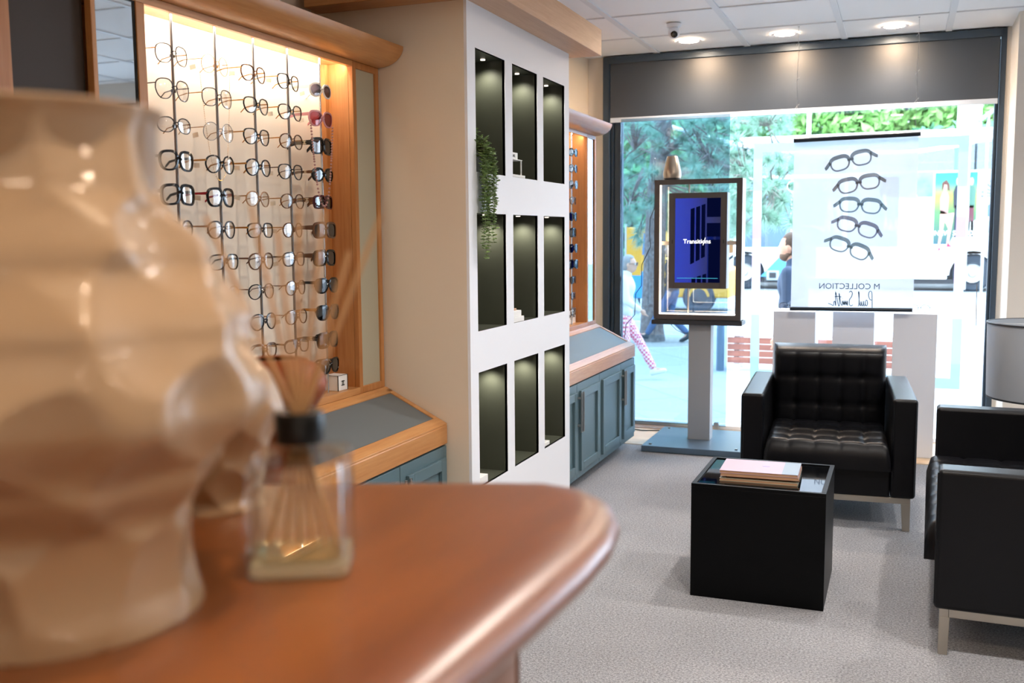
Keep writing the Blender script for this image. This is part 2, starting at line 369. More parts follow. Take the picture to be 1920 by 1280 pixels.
def display_unit(name, ya, yb, label, left_parts, doors, mirror):
    """wall unit with lit recess, sloping desk and cupboards, ending at y=yb"""
    t = thing(name, label, 'display cabinet', (-1.95,(ya+yb)/2,0)); o = t.location.copy()
    def P(n, mb, mat, **k):
        mb.xf(Matrix.Translation(-o)); return part(n, mb, mat, k.pop('parent', t), **k)
    yi = yb-.202
    P('cornice', MB().prism(cornice_profile(),'y',ya,yb-.002), M['oak'], smooth=30, label='curved oak cornice')
    # back panel, header, soffit, shelf
    y0 = left_parts
    P('back_panel', MB().box(XB-.02,XB,y0,yi,.868,2.12), M['backpanel'], label='pale cream lit back panel')
    P('header', MB().box(XF-.022,XF,ya,yi,2.086,2.108).box(XB,XF-.022,y0,yi,2.098,2.108), M['oak'], bev=.002)
    P('shelf', MB().box(-2.24,XF+.002,ya,yi,.842,.868), M['oak'], bev=.002)
    P('base_rail', MB().prism([(-2.24,.80),(-1.925,.80),(-1.925,.832),(-1.94,.842),(-2.24,.842)],'y',ya,yb-.002), M['oak'])
    P('side_panel', MB().box(-2.24,XF-.0205,yi+.0003,yi+.02,.868,2.108), M['oakz'])
    P('batten', MB().box(XB,XB+.022,yi-.02,yi-.0003,.869,2.0975), M['oakz'])
    st = MB(); ring_panel(st, yi,yb-.002,.842,2.108,.026,XF-.02,XF); P('stile_frame', st, M['oakz'], bev=.002)
    P('stile_panel', MB().box(XF-.016,XF-.008,yi+.024,yb-.026,.864,2.084), mirror, label='narrow inset panel')
    # led strip under the soffit, tucked behind the header
    P('led_strip', MB().box(XF-.026,XF-.0225,y0+.01,yi-.01,2.088,2.097), M['led'], label='warm lit strip behind the header')
    # sloping desk
    xa,za = -1.925,.828; xd,zd = -1.668,.700
    sl = (zd-za)/(xd-xa)
    P('desk_slope', MB().prism([(-2.24,.626),(xd,.626),(xd,zd),(xa,za),(-2.24,za)],'y',ya+.001,yb-.003), M['oak'], bev=.004, label='sloping oak desk top')
    def sp(x, y, h): return Vector((x, y, za+sl*(x-xa)+h))
    g = MB(); e = .034
    a = [sp(xa+.02,ya+e,.0012),sp(xd-.05,ya+e,.0012),sp(xd-.05,yb-e,.0012),sp(xa+.02,yb-e,.0012)]
    g.add(a+[v+Vector((0,0,.0014)) for v in a],[(0,1,2,3),(4,5,6,7),(0,1,5,4),(1,2,6,5),(2,3,7,6),(3,0,4,7)])
    P('desk_inlay', g, M['desk'], label='slate blue inlay panel')
    lip = MB()
    hh = .007
    for (x0,x1,y0_,y1_) in ((xd-.045,xd-.002,ya,yb-.003),(xa,xa+.018,ya,yb-.003),(xa,xd-.045,ya,ya+.03),(xa,xd-.045,yb-.033,yb-.003)):
        a = [sp(x0,y0_,0),sp(x1,y0_,0),sp(x1,y1_,0),sp(x0,y1_,0)]
        lip.add(a+[v+Vector((0,0,hh)) for v in a],[(0,3,2,1),(4,5,6,7),(0,1,5,4),(1,2,6,5),(2,3,7,6),(3,0,4,7)])
    P('desk_lip', lip, M['oak'], bev=.0015)
    # carcass and doors
    XC = -1.690
    P('carcass', MB().box(-2.24,XC,ya,yb-.004,.075,.626), M['blue'])
    P('foot', MB().cyl((-1.78,yb-.16,0),(-1.78,yb-.16,.076),.014), M['steel'], smooth=40)
    P('foot', MB().cyl((-1.78,ya+.2,0),(-1.78,ya+.2,.076),.014), M['steel'], smooth=40)
    for (d0,d1,hs) in doors:
        d = P('door', MB().box(XC,XC+.018,d0+.002,d1-.002,.078,.618), M['blue'], bev=.0015)
        fr = MB(); ring_panel(fr, d0+.045,d1-.03,.115,.575,.045,XC+.018,XC+.032)
        P('door_moulding', fr, M['blue'], parent=d, bev=.002)
        if hs:
            hy = d1-.018 if hs > 0 else d0+.018
            h = MB().cyl((XC+.052,hy,.35),(XC+.052,hy,.575),.006,n=12).cyl((XC+.018,hy,.385),(XC+.052,hy,.385),.004,n=10).cyl((XC+.018,hy,.54),(XC+.052,hy,.54),.004,n=10)
            P('handle', h, M['steel'], parent=d, smooth=40, label='steel bar handle')
    return t
YE1 = 3.553
d1s = []; y = YE1-.004; k = 0
while y-.40 > 1.15:
    d1s.append((y-.40, y, -1 if k % 2 == 0 else 1)); y -= .40; k += 1
unit1 = display_unit('eyewear_display_cabinet', 1.16, YE1, 'long oak wall unit with lit recess of glasses and grey sloping desk', 2.243, d1s, M['frost'])
YE2 = 6.56
dy = [onX(p,750,-1.672).y for p in (1081.7,1123.7,1163.5)]
display_unit('eyewear_display_cabinet', 4.815, YE2, 'oak wall unit with blue cupboards between niche tower and window', 4.82,
    [(dy[2],YE2-.005,-1),(dy[1],dy[2],1),(dy[0],dy[1],-1),(4.85,dy[0],1)], M['mirror'])
# left part of unit one: mirror and dark panel, parts of a neighbouring unit
t = unit1; TM = Matrix.Translation(-t.location)
fr = MB()
for (a,b) in ((2.210,2.243),(2.046,2.062),(1.72,1.792),(1.16,1.19)): fr.box(XF-.022,XF,a,b,.868,2.086)
fr.box(XF-.022,XF,2.062,2.21,.868,.90)
fr.box(-2.24,XF-.022,2.228,2.2425,.868,2.098)
part('mirror_frame', fr.xf(TM), M['oakz'], t, bev=.002)
part('mirror_glass', MB().box(XF-.016,XF-.008,2.062,2.21,.89,2.086).xf(TM), M['mirror'], t, label='tall mirror glass')
part('mirror_edge', MB().box(XF-.008,XF-.004,2.2065,2.21,.89,2.086).box(XF-.008,XF-.004,2.062,2.063,.89,2.086).box(XF-.008,XF-.004,2.062,2.21,2.083,2.086).xf(TM), M['black'], t)
part('dark_panel', MB().box(XF-.05,XF-.03,1.792,2.046,.868,2.086).xf(TM), M['darkpanel'], t, label='dark brown panel')
part('cream_panel', MB().box(XF-.05,XF-.03,1.19,1.72,.868,2.086).xf(TM), M['oakz'], t)

# ------------------------------------------------------------------ white niche tower
XN = -1.566; ya,yb = 3.556,4.808
niY = [(3.635,3.945),(4.03,4.34),(4.424,4.735)]; niZ = [(.432,.903),(1.069,1.538),(1.699,2.174)]
tw = thing('niche_tower', 'white tower with nine dark olive niches and an oak cap beam', 'shelving', (-1.85,4.18,0)); o = Vector((-1.85,4.18,0)); TM = Matrix.Translation(-o)
ys = [ya]+[v for p in niY for v in p]+[yb]; zs = [0]+[v for p in niZ for v in p]+[2.339]
face = MB()
for i in range(7):
    for j in range(7):
        if i % 2 == 1 and j % 2 == 1: continue
        face.box(XN-.012,XN,ys[i],ys[i+1],zs[j],zs[j+1])
part('front_panel', face.xf(TM), M['white'], tw, merge=True)
part('side_wall', MB().box(-2.249,XN-.012,ya,ya+.02,0,2.339).xf(TM), M['cream'], tw, label='cream side wall')
part('side_wall', MB().box(-2.249,XN-.012,yb-.02,yb,0,2.339).xf(TM), M['white'], tw)
nl = []
for (y0,y1) in niY:
    for (z0,z1) in niZ:
        nb = MB(); x0,x1 = XN-.29,XN-.001; w = .006
        nb.box(x0-w,x0,y0-w,y1+w,z0-w,z1+w).box(x0,x1,y0-w,y0,z0,z1).box(x0,x1,y1,y1+w,z0,z1).box(x0,x1,y0-w,y1+w,z0-w,z0).box(x0,x1,y0-w,y1+w,z1,z1+w)
        nn = part('niche', nb.xf(TM), M['green'], tw, label='dark olive painted niche')
        part('niche_light', MB().cyl((XN-.075,y1-.055,z1-.004),(XN-.075,y1-.055,z1),.010,n=20).xf(TM), M['nlamp'], nn)
        nl.append((XN-.075,y1-.055,z1-.02))
part('cap_beam', MB().box(-1.60,-1.433,3.43,4.927,2.339,2.466).xf(TM), M['oak_daylit_tan'], tw, bev=.002, label='oak cap beam')
part('cap_beam', MB().box(-2.2,-1.601,3.43,3.556,2.339,2.466).xf(TM), M['oakx'], tw, bev=.002)
part('cap_top', MB().box(-2.249,-1.601,3.557,4.927,2.340,2.465).xf(TM), M['oak_daylit_tan'], tw)

# ------------------------------------------------------------------ eyewear
def outline(a, b, n, cat, tip, K=36):
    """lens outline; +y is the outer side"""
    pts = []
    for k in range(K):
        t = 2*PI*k/K; c, s = cos(t), sin(t)
        y = a*math.copysign(abs(c)**(2/n), c); z = b*math.copysign(abs(s)**(2/n), s)
        if z < 0: y *= 1-.16*(-z/b)*tip
        z += cat*max(0, y/a)**2*(.6+.4*z/b); z -= .08*b*(y/a)
        pts.append((y, z))
    return pts
mesh_cache = {}
def eyewear_meshes(st):
    key = tuple(sorted((k, v) for k, v in st.items() if k not in ('fmat','lmat','tmat','name')))
    if key in mesh_cache: return mesh_cache[key]
    a,b,n,cat,tip,w,d,br,tl,tw_ = (st[k] for k in ('a','b','n','cat','tip','w','d','br','tl','tw'))
    ol = outline(a,b,n,cat,tip); K = len(ol)
    fr = MB(); lens = []
    for sg in (-1,1):
        cy = sg*(br/2+a); inn = []; out_ = []
        for k,(y,z) in enumerate(ol):
            p = Vector(ol[(k+1)%K])-Vector(ol[k-1]); nm = Vector((p.y,-p.x)).normalized()
            ww = w*(1+st.get('brow',0)*max(0,z/b))
            inn.append((cy+sg*y,z)); out_.append((cy+sg*(y+nm.x*ww), z+nm.y*ww))
        curve = lambda yy: -.06*abs(yy)-1.2*yy*yy
        vs = []
        for L_ in (inn,out_):
            for dx in (d/2,-d/2):
                vs += [(curve(y_)+dx*(1 if L_ is inn else .7), y_, z_) for y_,z_ in L_]
        fs = []
        for k in range(K):
            l = (k+1)%K
            fs += [(k,l,2*K+l,2*K+k),(K+k,3*K+k,3*K+l,K+l),(k,K+k,K+l,l),(2*K+k,2*K+l,3*K+l,3*K+k)]
        fr.add(vs, fs)
        lm = MB(); c0 = (curve(cy)+.002, cy, 0)
        vv = [c0]+[(curve(y_)+.0006,y_,z_) for y_,z_ in inn]+[(c0[0]-.0014,cy,0)]+[(curve(y_)-.0008,y_,z_) for y_,z_ in inn]
        ff = [(0,k+1,(k+1)%K+1) for k in range(K)]+[(K+1,K+2+(k+1)%K,K+2+k) for k in range(K)]+[(k+1,K+2+k,K+2+(k+1)%K,(k+1)%K+1) for k in range(K)]
        lm.add(vv, ff); lens.append(lm.mesh('lens', [None], smooth=60))
    zb = b*.28
    fr.tube([(-.001,-br/2-.003,zb-.002),(.002,-br/4,zb+.002),(.003,0,zb+.003),(.002,br/4,zb+.002),(-.001,br/2+.003,zb-.002)], max(w*.7,.0011), 8)
    for sg in (-1,1):   # nose pads
        fr.sphere((-.006, sg*(br/2-.001), -.1*b), (.003,.0015,.005), 8, 6)
    tm = []
    for sg in (-1,1):
        yo = sg*(br/2+2*a+w*.6); x0 = -.06*abs(yo)-1.2*yo*yo; z0 = b*.42+cat*.6
        T = MB(); tx = max(.0012, min(.0022, w*.6))
        ptsT = [(x0+.002,yo*.985,z0),(x0-.004,yo,z0),(x0-tl*.55,yo*.99,z0),(x0-tl*.85,yo*.975,z0-.006),(x0-tl,yo*.96,z0-.02)]
        vs = []
        for q,(x,y_,z) in enumerate(ptsT):
            h = tw_*(1 if q < 2 else (.75 if q < 4 else .6))
            vs += [(x,y_-tx,z-h),(x,y_+tx,z-h),(x,y_+tx,z+h),(x,y_-tx,z+h)]
        fs = [(3,2,1,0),(16,17,18,19)]
        for q in range(4):
            for k in range(4):
                l=(k+1)%4; fs.append((q*4+k,q*4+l,q*4+4+l,q*4+4+k))
        T.add(vs, fs); tm.append(T.mesh('temple', [None], smooth=50))
    res = (fr.mesh('frame', [None], smooth=40), lens, tm); mesh_cache[key] = res; return res
def emat(name, col, rough=.18, metal=0, **k): return pbr(name, col, rough, metal, **k)
EMG = pbr('dull_gold','a8742c',.35,.5)
EM = dict(black=emat('black_acetate','0e0f12',.12), blueblack=emat('blue_black_acetate','141c2c',.12), tort=emat('tortoiseshell','5a3418',.15,noise=.9,nscale=90),
  brown=emat('brown_acetate','5f3f2a',.18), gold=EMG, silver=pbr('dull_silver','77777a',.35,.5), dark=emat('gunmetal','1c191c',.3,.2), white=emat('ivory_acetate','e6e2da',.25),
  pink=emat('pink_acetate','c98d93',.2), burg=emat('burgundy_acetate','4a1a22',.15), beige=emat('beige_acetate','b08a6a',.2), red=emat('red_acetate','9c2430',.2),
  grey=emat('grey_acetate','34343c',.25))
LM = dict(clear=M['demolens'], smoke=thinglass('smoke_lens',(.10,.09,.10),.16), brownl=thinglass('brown_lens',(.30,.17,.10),.14), pinkl=thinglass('pink_lens',(.62,.22,.24),.12), grad=thinglass('grey_gradient_lens',(.32,.28,.32),.12))
def S(**k):
    d = dict(a=.0275,b=.0225,n=2.6,cat=.002,tip=1,w=.003,d=.004,br=.017,tl=.105,tw=.0025,brow=.3); d.update(k); return d
ST = dict(
 wire=S(a=.0285,b=.0255,n=2.9,cat=0,w=.0021,d=.0024,tw=.0014,br=.018), wirebig=S(a=.029,b=.027,n=2.6,cat=.003,tip=1.4,w=.0023,d=.0024,tw=.0014),
 wireoval=S(a=.027,b=.020,n=2.4,cat=0,tip=.4,w=.0023,d=.0024,tw=.0014), rimless=S(a=.027,b=.0265,n=2.1,cat=0,tip=0,w=.0013,d=.0016,tw=.0011,br=.02),
 bold=S(a=.0275,b=.0235,n=2.9,cat=.003,w=.0055,d=.006,tw=.004,br=.014), chunky=S(a=.027,b=.024,n=3.6,cat=0,w=.0062,d=.007,tw=.005,br=.014,tip=.5),
 cat=S(a=.028,b=.023,n=2.5,cat=.006,tip=1.4,w=.0028,tw=.0018), roundac=S(a=.027,b=.024,n=2.2,cat=.002,w=.0034,tw=.0028), square=S(a=.0275,b=.021,n=3.2,cat=.001,w=.0033,tw=.003),
 panto=S(a=.026,b=.0225,n=2.3,cat=0,w=.0026,tw=.0018), sunoval=S(a=.0275,b=.020,n=2.2,cat=.002,w=.005,d=.006,tw=.0055,br=.014), suncat=S(a=.029,b=.0235,n=2.5,cat=.006,w=.0046,d=.006,tw=.0055,br=.014),
 sunsq=S(a=.0285,b=.0235,n=3.6,cat=.001,w=.0058,d=.007,tw=.0085,br=.012,tip=.4), sunrect=S(a=.0285,b=.019,n=4,cat=0,w=.0052,d=.007,tw=.009,br=.012,tip=.3))
NM = {'black':'black','blueblack':'blue-black','tort':'tortoiseshell','brown':'brown','gold':'gold wire','silver':'silver wire','dark':'gunmetal wire','white':'ivory white','pink':'pink','burg':'burgundy','beige':'beige','grey':'grey'}
SH = {'wire':'large square','wirebig':'large butterfly','wireoval':'small oval','rimless':'rimless round','bold':'bold square','chunky':'chunky square','cat':'cat-eye','roundac':'rounded','square':'squarish','panto':'slim panto','sunoval':'oval','suncat':'cat-eye','sunsq':'oversized square','sunrect':'rectangular'}
OR = ['top','second','third','fourth','fifth','sixth','seventh','eighth','ninth','tenth','eleventh']
def make_eyewear(style, col, lens, tem, loc, rz, label, group, tagit=False, logo=False, sun=False):
    fr, ln, tm = eyewear_meshes(ST[style]); st = ST[style]
    t = thing('sunglasses' if sun else 'eyeglasses', label, 'sunglasses' if sun else 'glasses', loc, rz, group)
    def mk(n, me, mat):
        o = link(n, me, t); o.material_slots[0].link = 'OBJECT'; o.material_slots[0].material = mat; return o
    mk('frame', fr, EM[col])
    for l in ln: mk('lens', l, LM[lens])
    for q, m_ in enumerate(tm):
        te = mk('temple', m_, EM[tem])
        if logo and q == 0:
            yo = -(st['br']/2+2*st['a']+st['w']*.6); z0 = st['b']*.42+st['cat']*.6
            g = dbl_c(MB(), .011, .0018); g.xf(Matrix.Translation((-.035, yo-.0032, z0)) @ Matrix(((1,0,0,0),(0,0,1,0),(0,1,0,0),(0,0,0,1))))
            part('temple_emblem', g, pbr('pale_gold_emblem','e8dcc0',.3,.5) if 'pale_gold_emblem' not in bpy.data.materials else bpy.data.materials['pale_gold_emblem'], te)
    if tagit:
        yo = -(st['br']/2+2*st['a']+st['w'])
        g = MB().box(-.052,-.030,yo-.001,yo-.0004,-.013,.001).xf(Matrix.Rotation(random.uniform(-.25,.25),4,'Y'))
        tg = part('price_tag', g, M['tag'], t, label='small white price tag')
        part('barcode', MB().box(-.049,-.037,yo-.0014,yo-.001,-.010,-.004).xf(Matrix.Rotation(0,4,'Y')), M['charcoal'], tg) if False else None
    return t
XG = -1.96
cols = {
 1: (2.374, [('wire','dark','clear','gold',0),('wirebig','grey','clear','dark',0),('wireoval','dark','clear','gold',0),('bold','black','clear','black',0),('chunky','black','clear','black',0),('roundac','blueblack','clear','blueblack',0),('square','black','clear','black',1),('panto','tort','clear','gold',0)]),
 2: (2.570, [('rimless','gold','clear','gold',1),('wire','dark','clear','gold',0),('rimless','silver','clear','gold',1),('roundac','black','clear','gold',1),('bold','black','clear','red',1),('roundac','grey','clear','beige',0),('square','black','clear','black',0),('roundac','beige','clear','gold',0),('square','brown','clear','brown',0)]),
 3: (2.765, [('cat','tort','clear','gold',1),('cat','black','clear','gold',0),('cat','black','clear','gold',0),('roundac','blueblack','clear','gold',1),('panto','beige','clear','gold',1),('square','dark','clear','gold',0),('roundac','brown','clear','brown',0),('panto','black','clear','tort',0),('roundac','blueblack','clear','beige',0),('square','brown','clear','gold',0)]),
 4: (2.958, [('cat','black','clear','gold',1),('cat','black','clear','gold',1),('panto','tort','clear','gold',0),('cat','black','clear','tort',1),('panto','tort','clear','gold',1),('panto','brown','clear','gold',1),('square','blueblack','clear','black',1),('panto','tort','clear','brown',0),('panto','tort','clear','beige',1),('square','blueblack','clear','blueblack',0)]),
 5: (3.162, [('sunoval','white','grad','white',1),('suncat','pink','pinkl','pink',1),('sunsq','black','brownl','black',0),('sunoval','black','smoke','tort',1),('sunrect','burg','smoke','tort',0),('sunsq','brown','smoke','brown',0),('sunsq','black','brownl','brown',0),('suncat','black','smoke','black',0),('suncat','black','smoke','gold',0),('sunsq','black','brownl','black',0),('suncat','black','smoke','black',0)]),
}
POS = ['leftmost','second','middle','fourth','rightmost']
for c,(yy,lst) in cols.items():
    # the rod
    xr = -1.985
    rodt = thing('display_rod', '%s of the five upright metal rods in the lit glasses recess'%POS[c-1], 'rod', (xr,yy+.02,.868), 0, 'upright rods in the lit recess')
    part('rod', MB().cyl((0,0,0),(0,0,1.229),.0042,n=12), M['chrome' if c==5 else 'rod'], rodt, smooth=40)
    for i,(s_,fc,lc,tc_,tg) in enumerate(lst):
        z = 1.973-.1*i; sun = c == 5
        part('clip', MB().box(.003,.016,-.006,.006,z-.868-.004,z-.868+.004), M['demolens'], rodt)
        lab = '%s %s %s, %s from top on the %s rod of the lit recess' % (NM[fc], SH[s_], 'sunglasses' if sun else 'eyeglasses', OR[i], POS[c-1])
        lab = lab.replace('top from top','topmost')
        make_eyewear(s_,fc,lc,tc_,(XG+random.uniform(-.004,.004),yy,z+random.uniform(-.002,.002)),random.uniform(-.09,.05),lab,'eyewear on the rods of the lit recess',bool(tg),
            logo=(c==5 and i in (2,3,4,9)),sun=sun)
# unit two: a rod of sunglasses seen from the side
rodt = thing('display_rod','slim pale metal rod of sunglasses in the oak unit beside the window','rod',(-1.985,6.14,.868))
part('rod', MB().cyl((0,0,0),(0,0,1.229),.005,n=12), M['chrome'], rodt, smooth=40)
s2 = [('sunoval','black','smoke'),('sunoval','grey','grad'),('roundac','silver','grad'),('panto','dark','clear'),('suncat','black','smoke'),('sunsq','black','smoke'),('suncat','blueblack','smoke'),('sunsq','black','smoke'),('square','black','smoke'),('panto','blueblack','clear'),('panto','black','clear')]
for i,(s_,fc,lc) in enumerate(s2):
    z = 1.968-.101*i
    make_eyewear(s_,fc,lc,fc,(XG,6.12,z),random.uniform(-.25,.1),'%s %s glasses, %s from top on the rod beside the window'.replace('top from top','topmost')%(NM[fc],SH[s_],OR[i]),'sunglasses on the rod beside the window',sun=True)
for o_ in bpy.data.objects:
    if 'label' in o_.keys(): o_['label'] = o_['label'].replace('top from top','topmost')

# chains
ch = MB(); a_=Vector((-1.985,2.50,1.955)); b_=Vector((-1.985,2.64,1.955))
pts=[]
for k in range(41):
    u=k/40; pts.append((-1.972+.006*sin(u*PI), 2.497+.145*u, 1.955-.33*(1-abs(2*u-1)**2.6)))
for i in range(len(pts)-1):
    p=Vector(pts[i]); q=Vector(pts[i+1]); n_=max(1,int((q-p).length/.005))
    for j in range(n_):
        e=p.lerp(q,(j+.5)/n_); ch.sphere(e,(.0012,.0012,.0016),6,4)
solo('eyewear_chain', ch, M['gold'], 'fine gold chain looped over the second rod of glasses','chain')
ch = MB(); pts=[]
for k in range(41):
    u=k/40; pts.append((-1.95, 3.06+.145*u, 1.865-.295*(1-abs(2*u-1)**2.4)-.02*u))
acc=0; last=Vector(pts[0]); nb=0
for i in range(1,len(pts)):
    p=Vector(pts[i]); d=(p-last).length
    steps=int(d/.0085)
    for j in range(steps):
        e=last.lerp(p,(j+1)/steps); ch.sphere(e,.0040,8,6)
    if steps: last=p
solo('bead_chain', ch, pbr('rose_beads','b98d88',.35), 'dusty pink bead chain hanging by the rightmost rod of sunglasses','chain', smooth=180)

# white logo boxes and cards on the shelves
def logo_box(name, cx,cy,z,s,label,rz=0):
    t = thing(name,label,'box',(cx,cy,z),rz)
    part('box_body', MB().box(-s/2,s/2,-s/2,s/2,0,s*.95), M['paper'], t, bev=.0012)
    e = .0025; tr_ = MB()
    for (sx,sy) in ((1,-1),(1,1),(-1,-1)): tr_.box(sx*s/2-e/2,sx*s/2+e/2,sy*s/2-e/2,sy*s/2+e/2,0,s*.95)
    tr_.box(-s/2,s/2,-s/2-e/2,-s/2+.0005,s*.93,s*.95).box(s/2-.0005,s/2+e/2,-s/2,s/2,s*.93,s*.95)
    part('black_edging', tr_, M['black'], t)
    g = dbl_c(MB(), .017, .003).xf(Matrix.Translation((s/2+.0004,.0,s*.45)) @ Matrix(((0,0,1,0),(1,0,0,0),(0,1,0,0),(0,0,0,1))))
    part('emblem', g, M['black'], t, label='black interlocked emblem'); return t
logo_box('gift_box', -1.999,3.262,.8685,.062,'small white black-edged box with emblem on the shelf below the sunglasses',rz=-.06)
cardt = thing('name_card','white name card standing on the shelf beside the window','sign',(-2.02,6.235,.8685))
part('card', MB().box(-.003,.003,-.09,.09,0,.088), M['paper'], cardt)
g = text_mb('TOM FORD', .030, .0006, True).xf(faceX(.0036,0,.048)); part('card_text', g, M['black'], cardt)
g = text_mb('EYEWEAR', .010, .0006).xf(faceX(.0036,0,.030)); part('card_text', g, M['black'], cardt)

# ------------------------------------------------------------------ niche contents
pl = thing('trailing_plant','artificial trailing plant in a grey pot in the top left niche of the white tower','plant',(-1.60,3.685,1.70))
part('pot', MB().lathe([(0,0),(.030,0),(.040,.07),(.042,.075),(.036,.075),(.034,.06),(0,.06)],n=28), pbr('pale_pot','a9b3bd',.5), pl, smooth=40)
lv = MB(); sm = MB(); rnd = random.Random(3)
def leaf(c, d, s, nz):
    d = Vector(d).normalized(); q = Vector(nz); q = (q-d*q.dot(d)).normalized(); w = d.cross(q)
    pts = [c, c+d*s*.35+w*s*.34+q*s*.05, c+d*s*.8+w*s*.26, c+d*s, c+d*s*.8-w*s*.26, c+d*s*.35-w*s*.34+q*s*.05, c+d*s*.5-q*s*.07]
    th = -q*.0006
    vs = pts + [p+th for p in pts]
    fs = [(0,1,6),(1,2,6),(2,3,6),(3,4,6),(4,5,6),(5,0,6)]
    fs += [tuple(i+7 for i in reversed(f)) for f in fs] + [(i,(i+1)%6,(i+1)%6+7,i+7) for i in range(6)]
    lv.add(vs, fs)
for k in range(20):
    yoff = -.045+.105*k/19+rnd.uniform(-.006,.006)
    top = Vector((rnd.uniform(-.01,.02), yoff*.7, rnd.uniform(.085,.165)-abs(yoff)*.5))
    Ln = rnd.uniform(.20,.34) if k % 3 else rnd.uniform(.36,.46)
    if yoff > .03: Ln *= .72
    xx = .048+rnd.uniform(0,.03); p = [Vector((0,0,.06)), top, Vector((xx*.8,yoff,top.z-.02))]
    n_ = int(Ln/.013)
    for j in range(n_):
        p.append(Vector((xx+.004*sin(j*.7+k), yoff+.004*sin(j*.5+k*2), top.z-.03-j*.013)))
    sm.tube(p, .0009, 5)
    for j in range(1,len(p)):
        for sd in (0, PI):
            a = rnd.uniform(-.4,.4)+sd+(j%2)*.9
            leaf(p[j], (cos(a+PI/2)*.8, sin(a+PI/2), rnd.uniform(-.1,.35)), rnd.uniform(.017,.026), (0.3,0,1))
for k in range(170):
    a = rnd.uniform(0,2*PI); r_ = rnd.uniform(0,.045)
    c = Vector((r_*cos(a)+.012, r_*sin(a)*1.2, rnd.uniform(.07,.17)-r_*1.2))
    leaf(c, (cos(a), sin(a), rnd.uniform(-.3,.9)), rnd.uniform(.018,.028), (0,0,1))
part('stem', sm, M['stemg'], pl, smooth=60)
part('foliage', lv, M['leaf'], pl)
# stand with sign
stn = thing('display_riser','small white wire riser holding a CHANEL plate in the top middle niche'.replace('CHANEL ','lettered '),'stand',(-1.63,4.10,1.70))
part('riser_top', MB().box(-.05,.055,-.065,.07,.075,.079), M['paper'], stn, bev=.001)
part('riser_leg', MB().box(.048,.053,.062,.067,0,.075).box(-.048,-.043,.062,.067,0,.075).box(.048,.053,-.062,-.057,0,.075), M['paper'], stn)
sg = solo('nameplate', MB().box(-.008,.008,-.06,.062,0,.03), M['paper'], 'white nameplate block on top of the small white riser','sign',loc=(-1.60,4.095,1.7795), bev=.001)
part('nameplate_text', text_mb('CHANEL', .016, .0006, True).xf(faceX(.0085,.0,.015)), M['black'], sg)
solo('white_book', MB().box(-.05,.05,-.06,.09,0,.012), M['paper'], 'flat white book under the small wire riser','book',loc=(-1.625,4.115,1.7005), bev=.001)
# little bluish case
solo('glasses_case', MB().box(-.03,.03,-.03,.02,0,.02), pbr('slate_case','6c8a99',.4), 'small blue-grey case at the left of the middle left niche','case',loc=(-1.62,3.672,1.0695), bev=.004)
bx = thing('white_gift_box','white flat boxes in the central niche of the tower','box',(-1.615,4.10,1.0695))
bx['label'] = 'lower white flat box in the central niche of the tower'
part('box_body', MB().box(-.045,.045,-.066,.066,0,.022), M['paper'], bx, bev=.001)
bx = thing('white_gift_box','upper white box in the central niche, tan wooden tablet on it','box',(-1.617,4.092,1.092))
part('box_body', MB().box(-.04,.04,-.056,.058,0,.026), M['paper'], bx, bev=.001)
solo('wooden_tablet', MB().box(-.03,.03,-.05,.035,0,.009), M['oak_daylit_tan'], 'thin tan tablet on the white boxes in the central niche','tablet',loc=(-1.62,4.088,1.1185), bev=.001)
solo('white_gift_box', MB().box(-.035,.035,-.055,.045,0,.032), M['paper'], 'small white box on the floor of the bottom left niche','box',loc=(-1.612,3.70,.4325), bev=.001)
solo('perfume_bottle', MB().lathe([(0,0),(.010,0),(.010,.022),(.005,.026),(.006,.045),(0,.045)],n=20), M['black'], 'tiny black bottle on the white box in the bottom left niche','bottle',loc=(-1.60,3.67,.465), smooth=40)
solo('white_gift_box', MB().box(-.05,.05,-.055,.045,0,.018), M['paper'], 'thin white box in the bottom right niche of the tower','box',loc=(-1.63,4.49,.4325), bev=.001)

# ------------------------------------------------------------------ downlights, camera, wires
def downlight(x,y,label,group,power=26):
    t = thing('ceiling_downlight',label,'ceiling light',(x,y,ZC),0,group)
    part('trim_ring', MB().lathe([(.062,-.001),(.082,-.005),(.086,-.004),(.086,0),(.062,0)],n=40), M['white'], t, smooth=50)
    part('diffuser', MB().lathe([(0,-.0022),(.062,-.0022),(.062,-.0012),(0,-.0012)],n=32), M['lamp2'] if power < 12 and y > 6 else M['lamp'], t)
    l = bpy.data.lights.new('downlight_lamp','SPOT'); l.energy = power; l.spot_size = math.radians(150); l.spot_blend = .9; l.shadow_soft_size = .05; l.color = (1,.965,.92) if y > 2 else (1,.74,.47)
    o = link('downlight_lamp', l, t); o.location = (0,0,-.06); return t
wl = []
for (px,py,lab) in ((1292,77,'left one of the three round ceiling lights by the window'),(1471,64,'middle one of three round ceiling lights by the window'),(1677,49,'right one of three round ceiling lights by the window')):
    p = onZ(px,py,ZC); downlight(p.x,p.y,lab,'round ceiling lights by the window',10)
i = 0
for x in (-.1,1.1,2.2,3.3):
    for y in (4.65,2.6,.55,-1.5):
        i += 1
        downlight(x,y,'round ceiling light out of the picture, %s column and %s row'%(['leftmost','second','third','rightmost'][(i-1)//4],['front','second','third','rear'][(i-1)%4]),'round ceiling lights over the shop floor',(34 if y > 4 else 36 if y > 2 else 10 if y > 0 else 7))
p = onZ(1264,45,ZC)
cm = thing('security_camera','white dome security camera on the ceiling left of the lights','camera',(p.x,p.y,ZC))
part('mount', MB().lathe([(0,0),(.045,0),(.045,-.018),(.036,-.024),(0,-.024)],n=32), M['white'], cm, smooth=40)
part('ball', MB().sphere((0,0,-.052),.037,24,16), M['white'], cm, smooth=180)
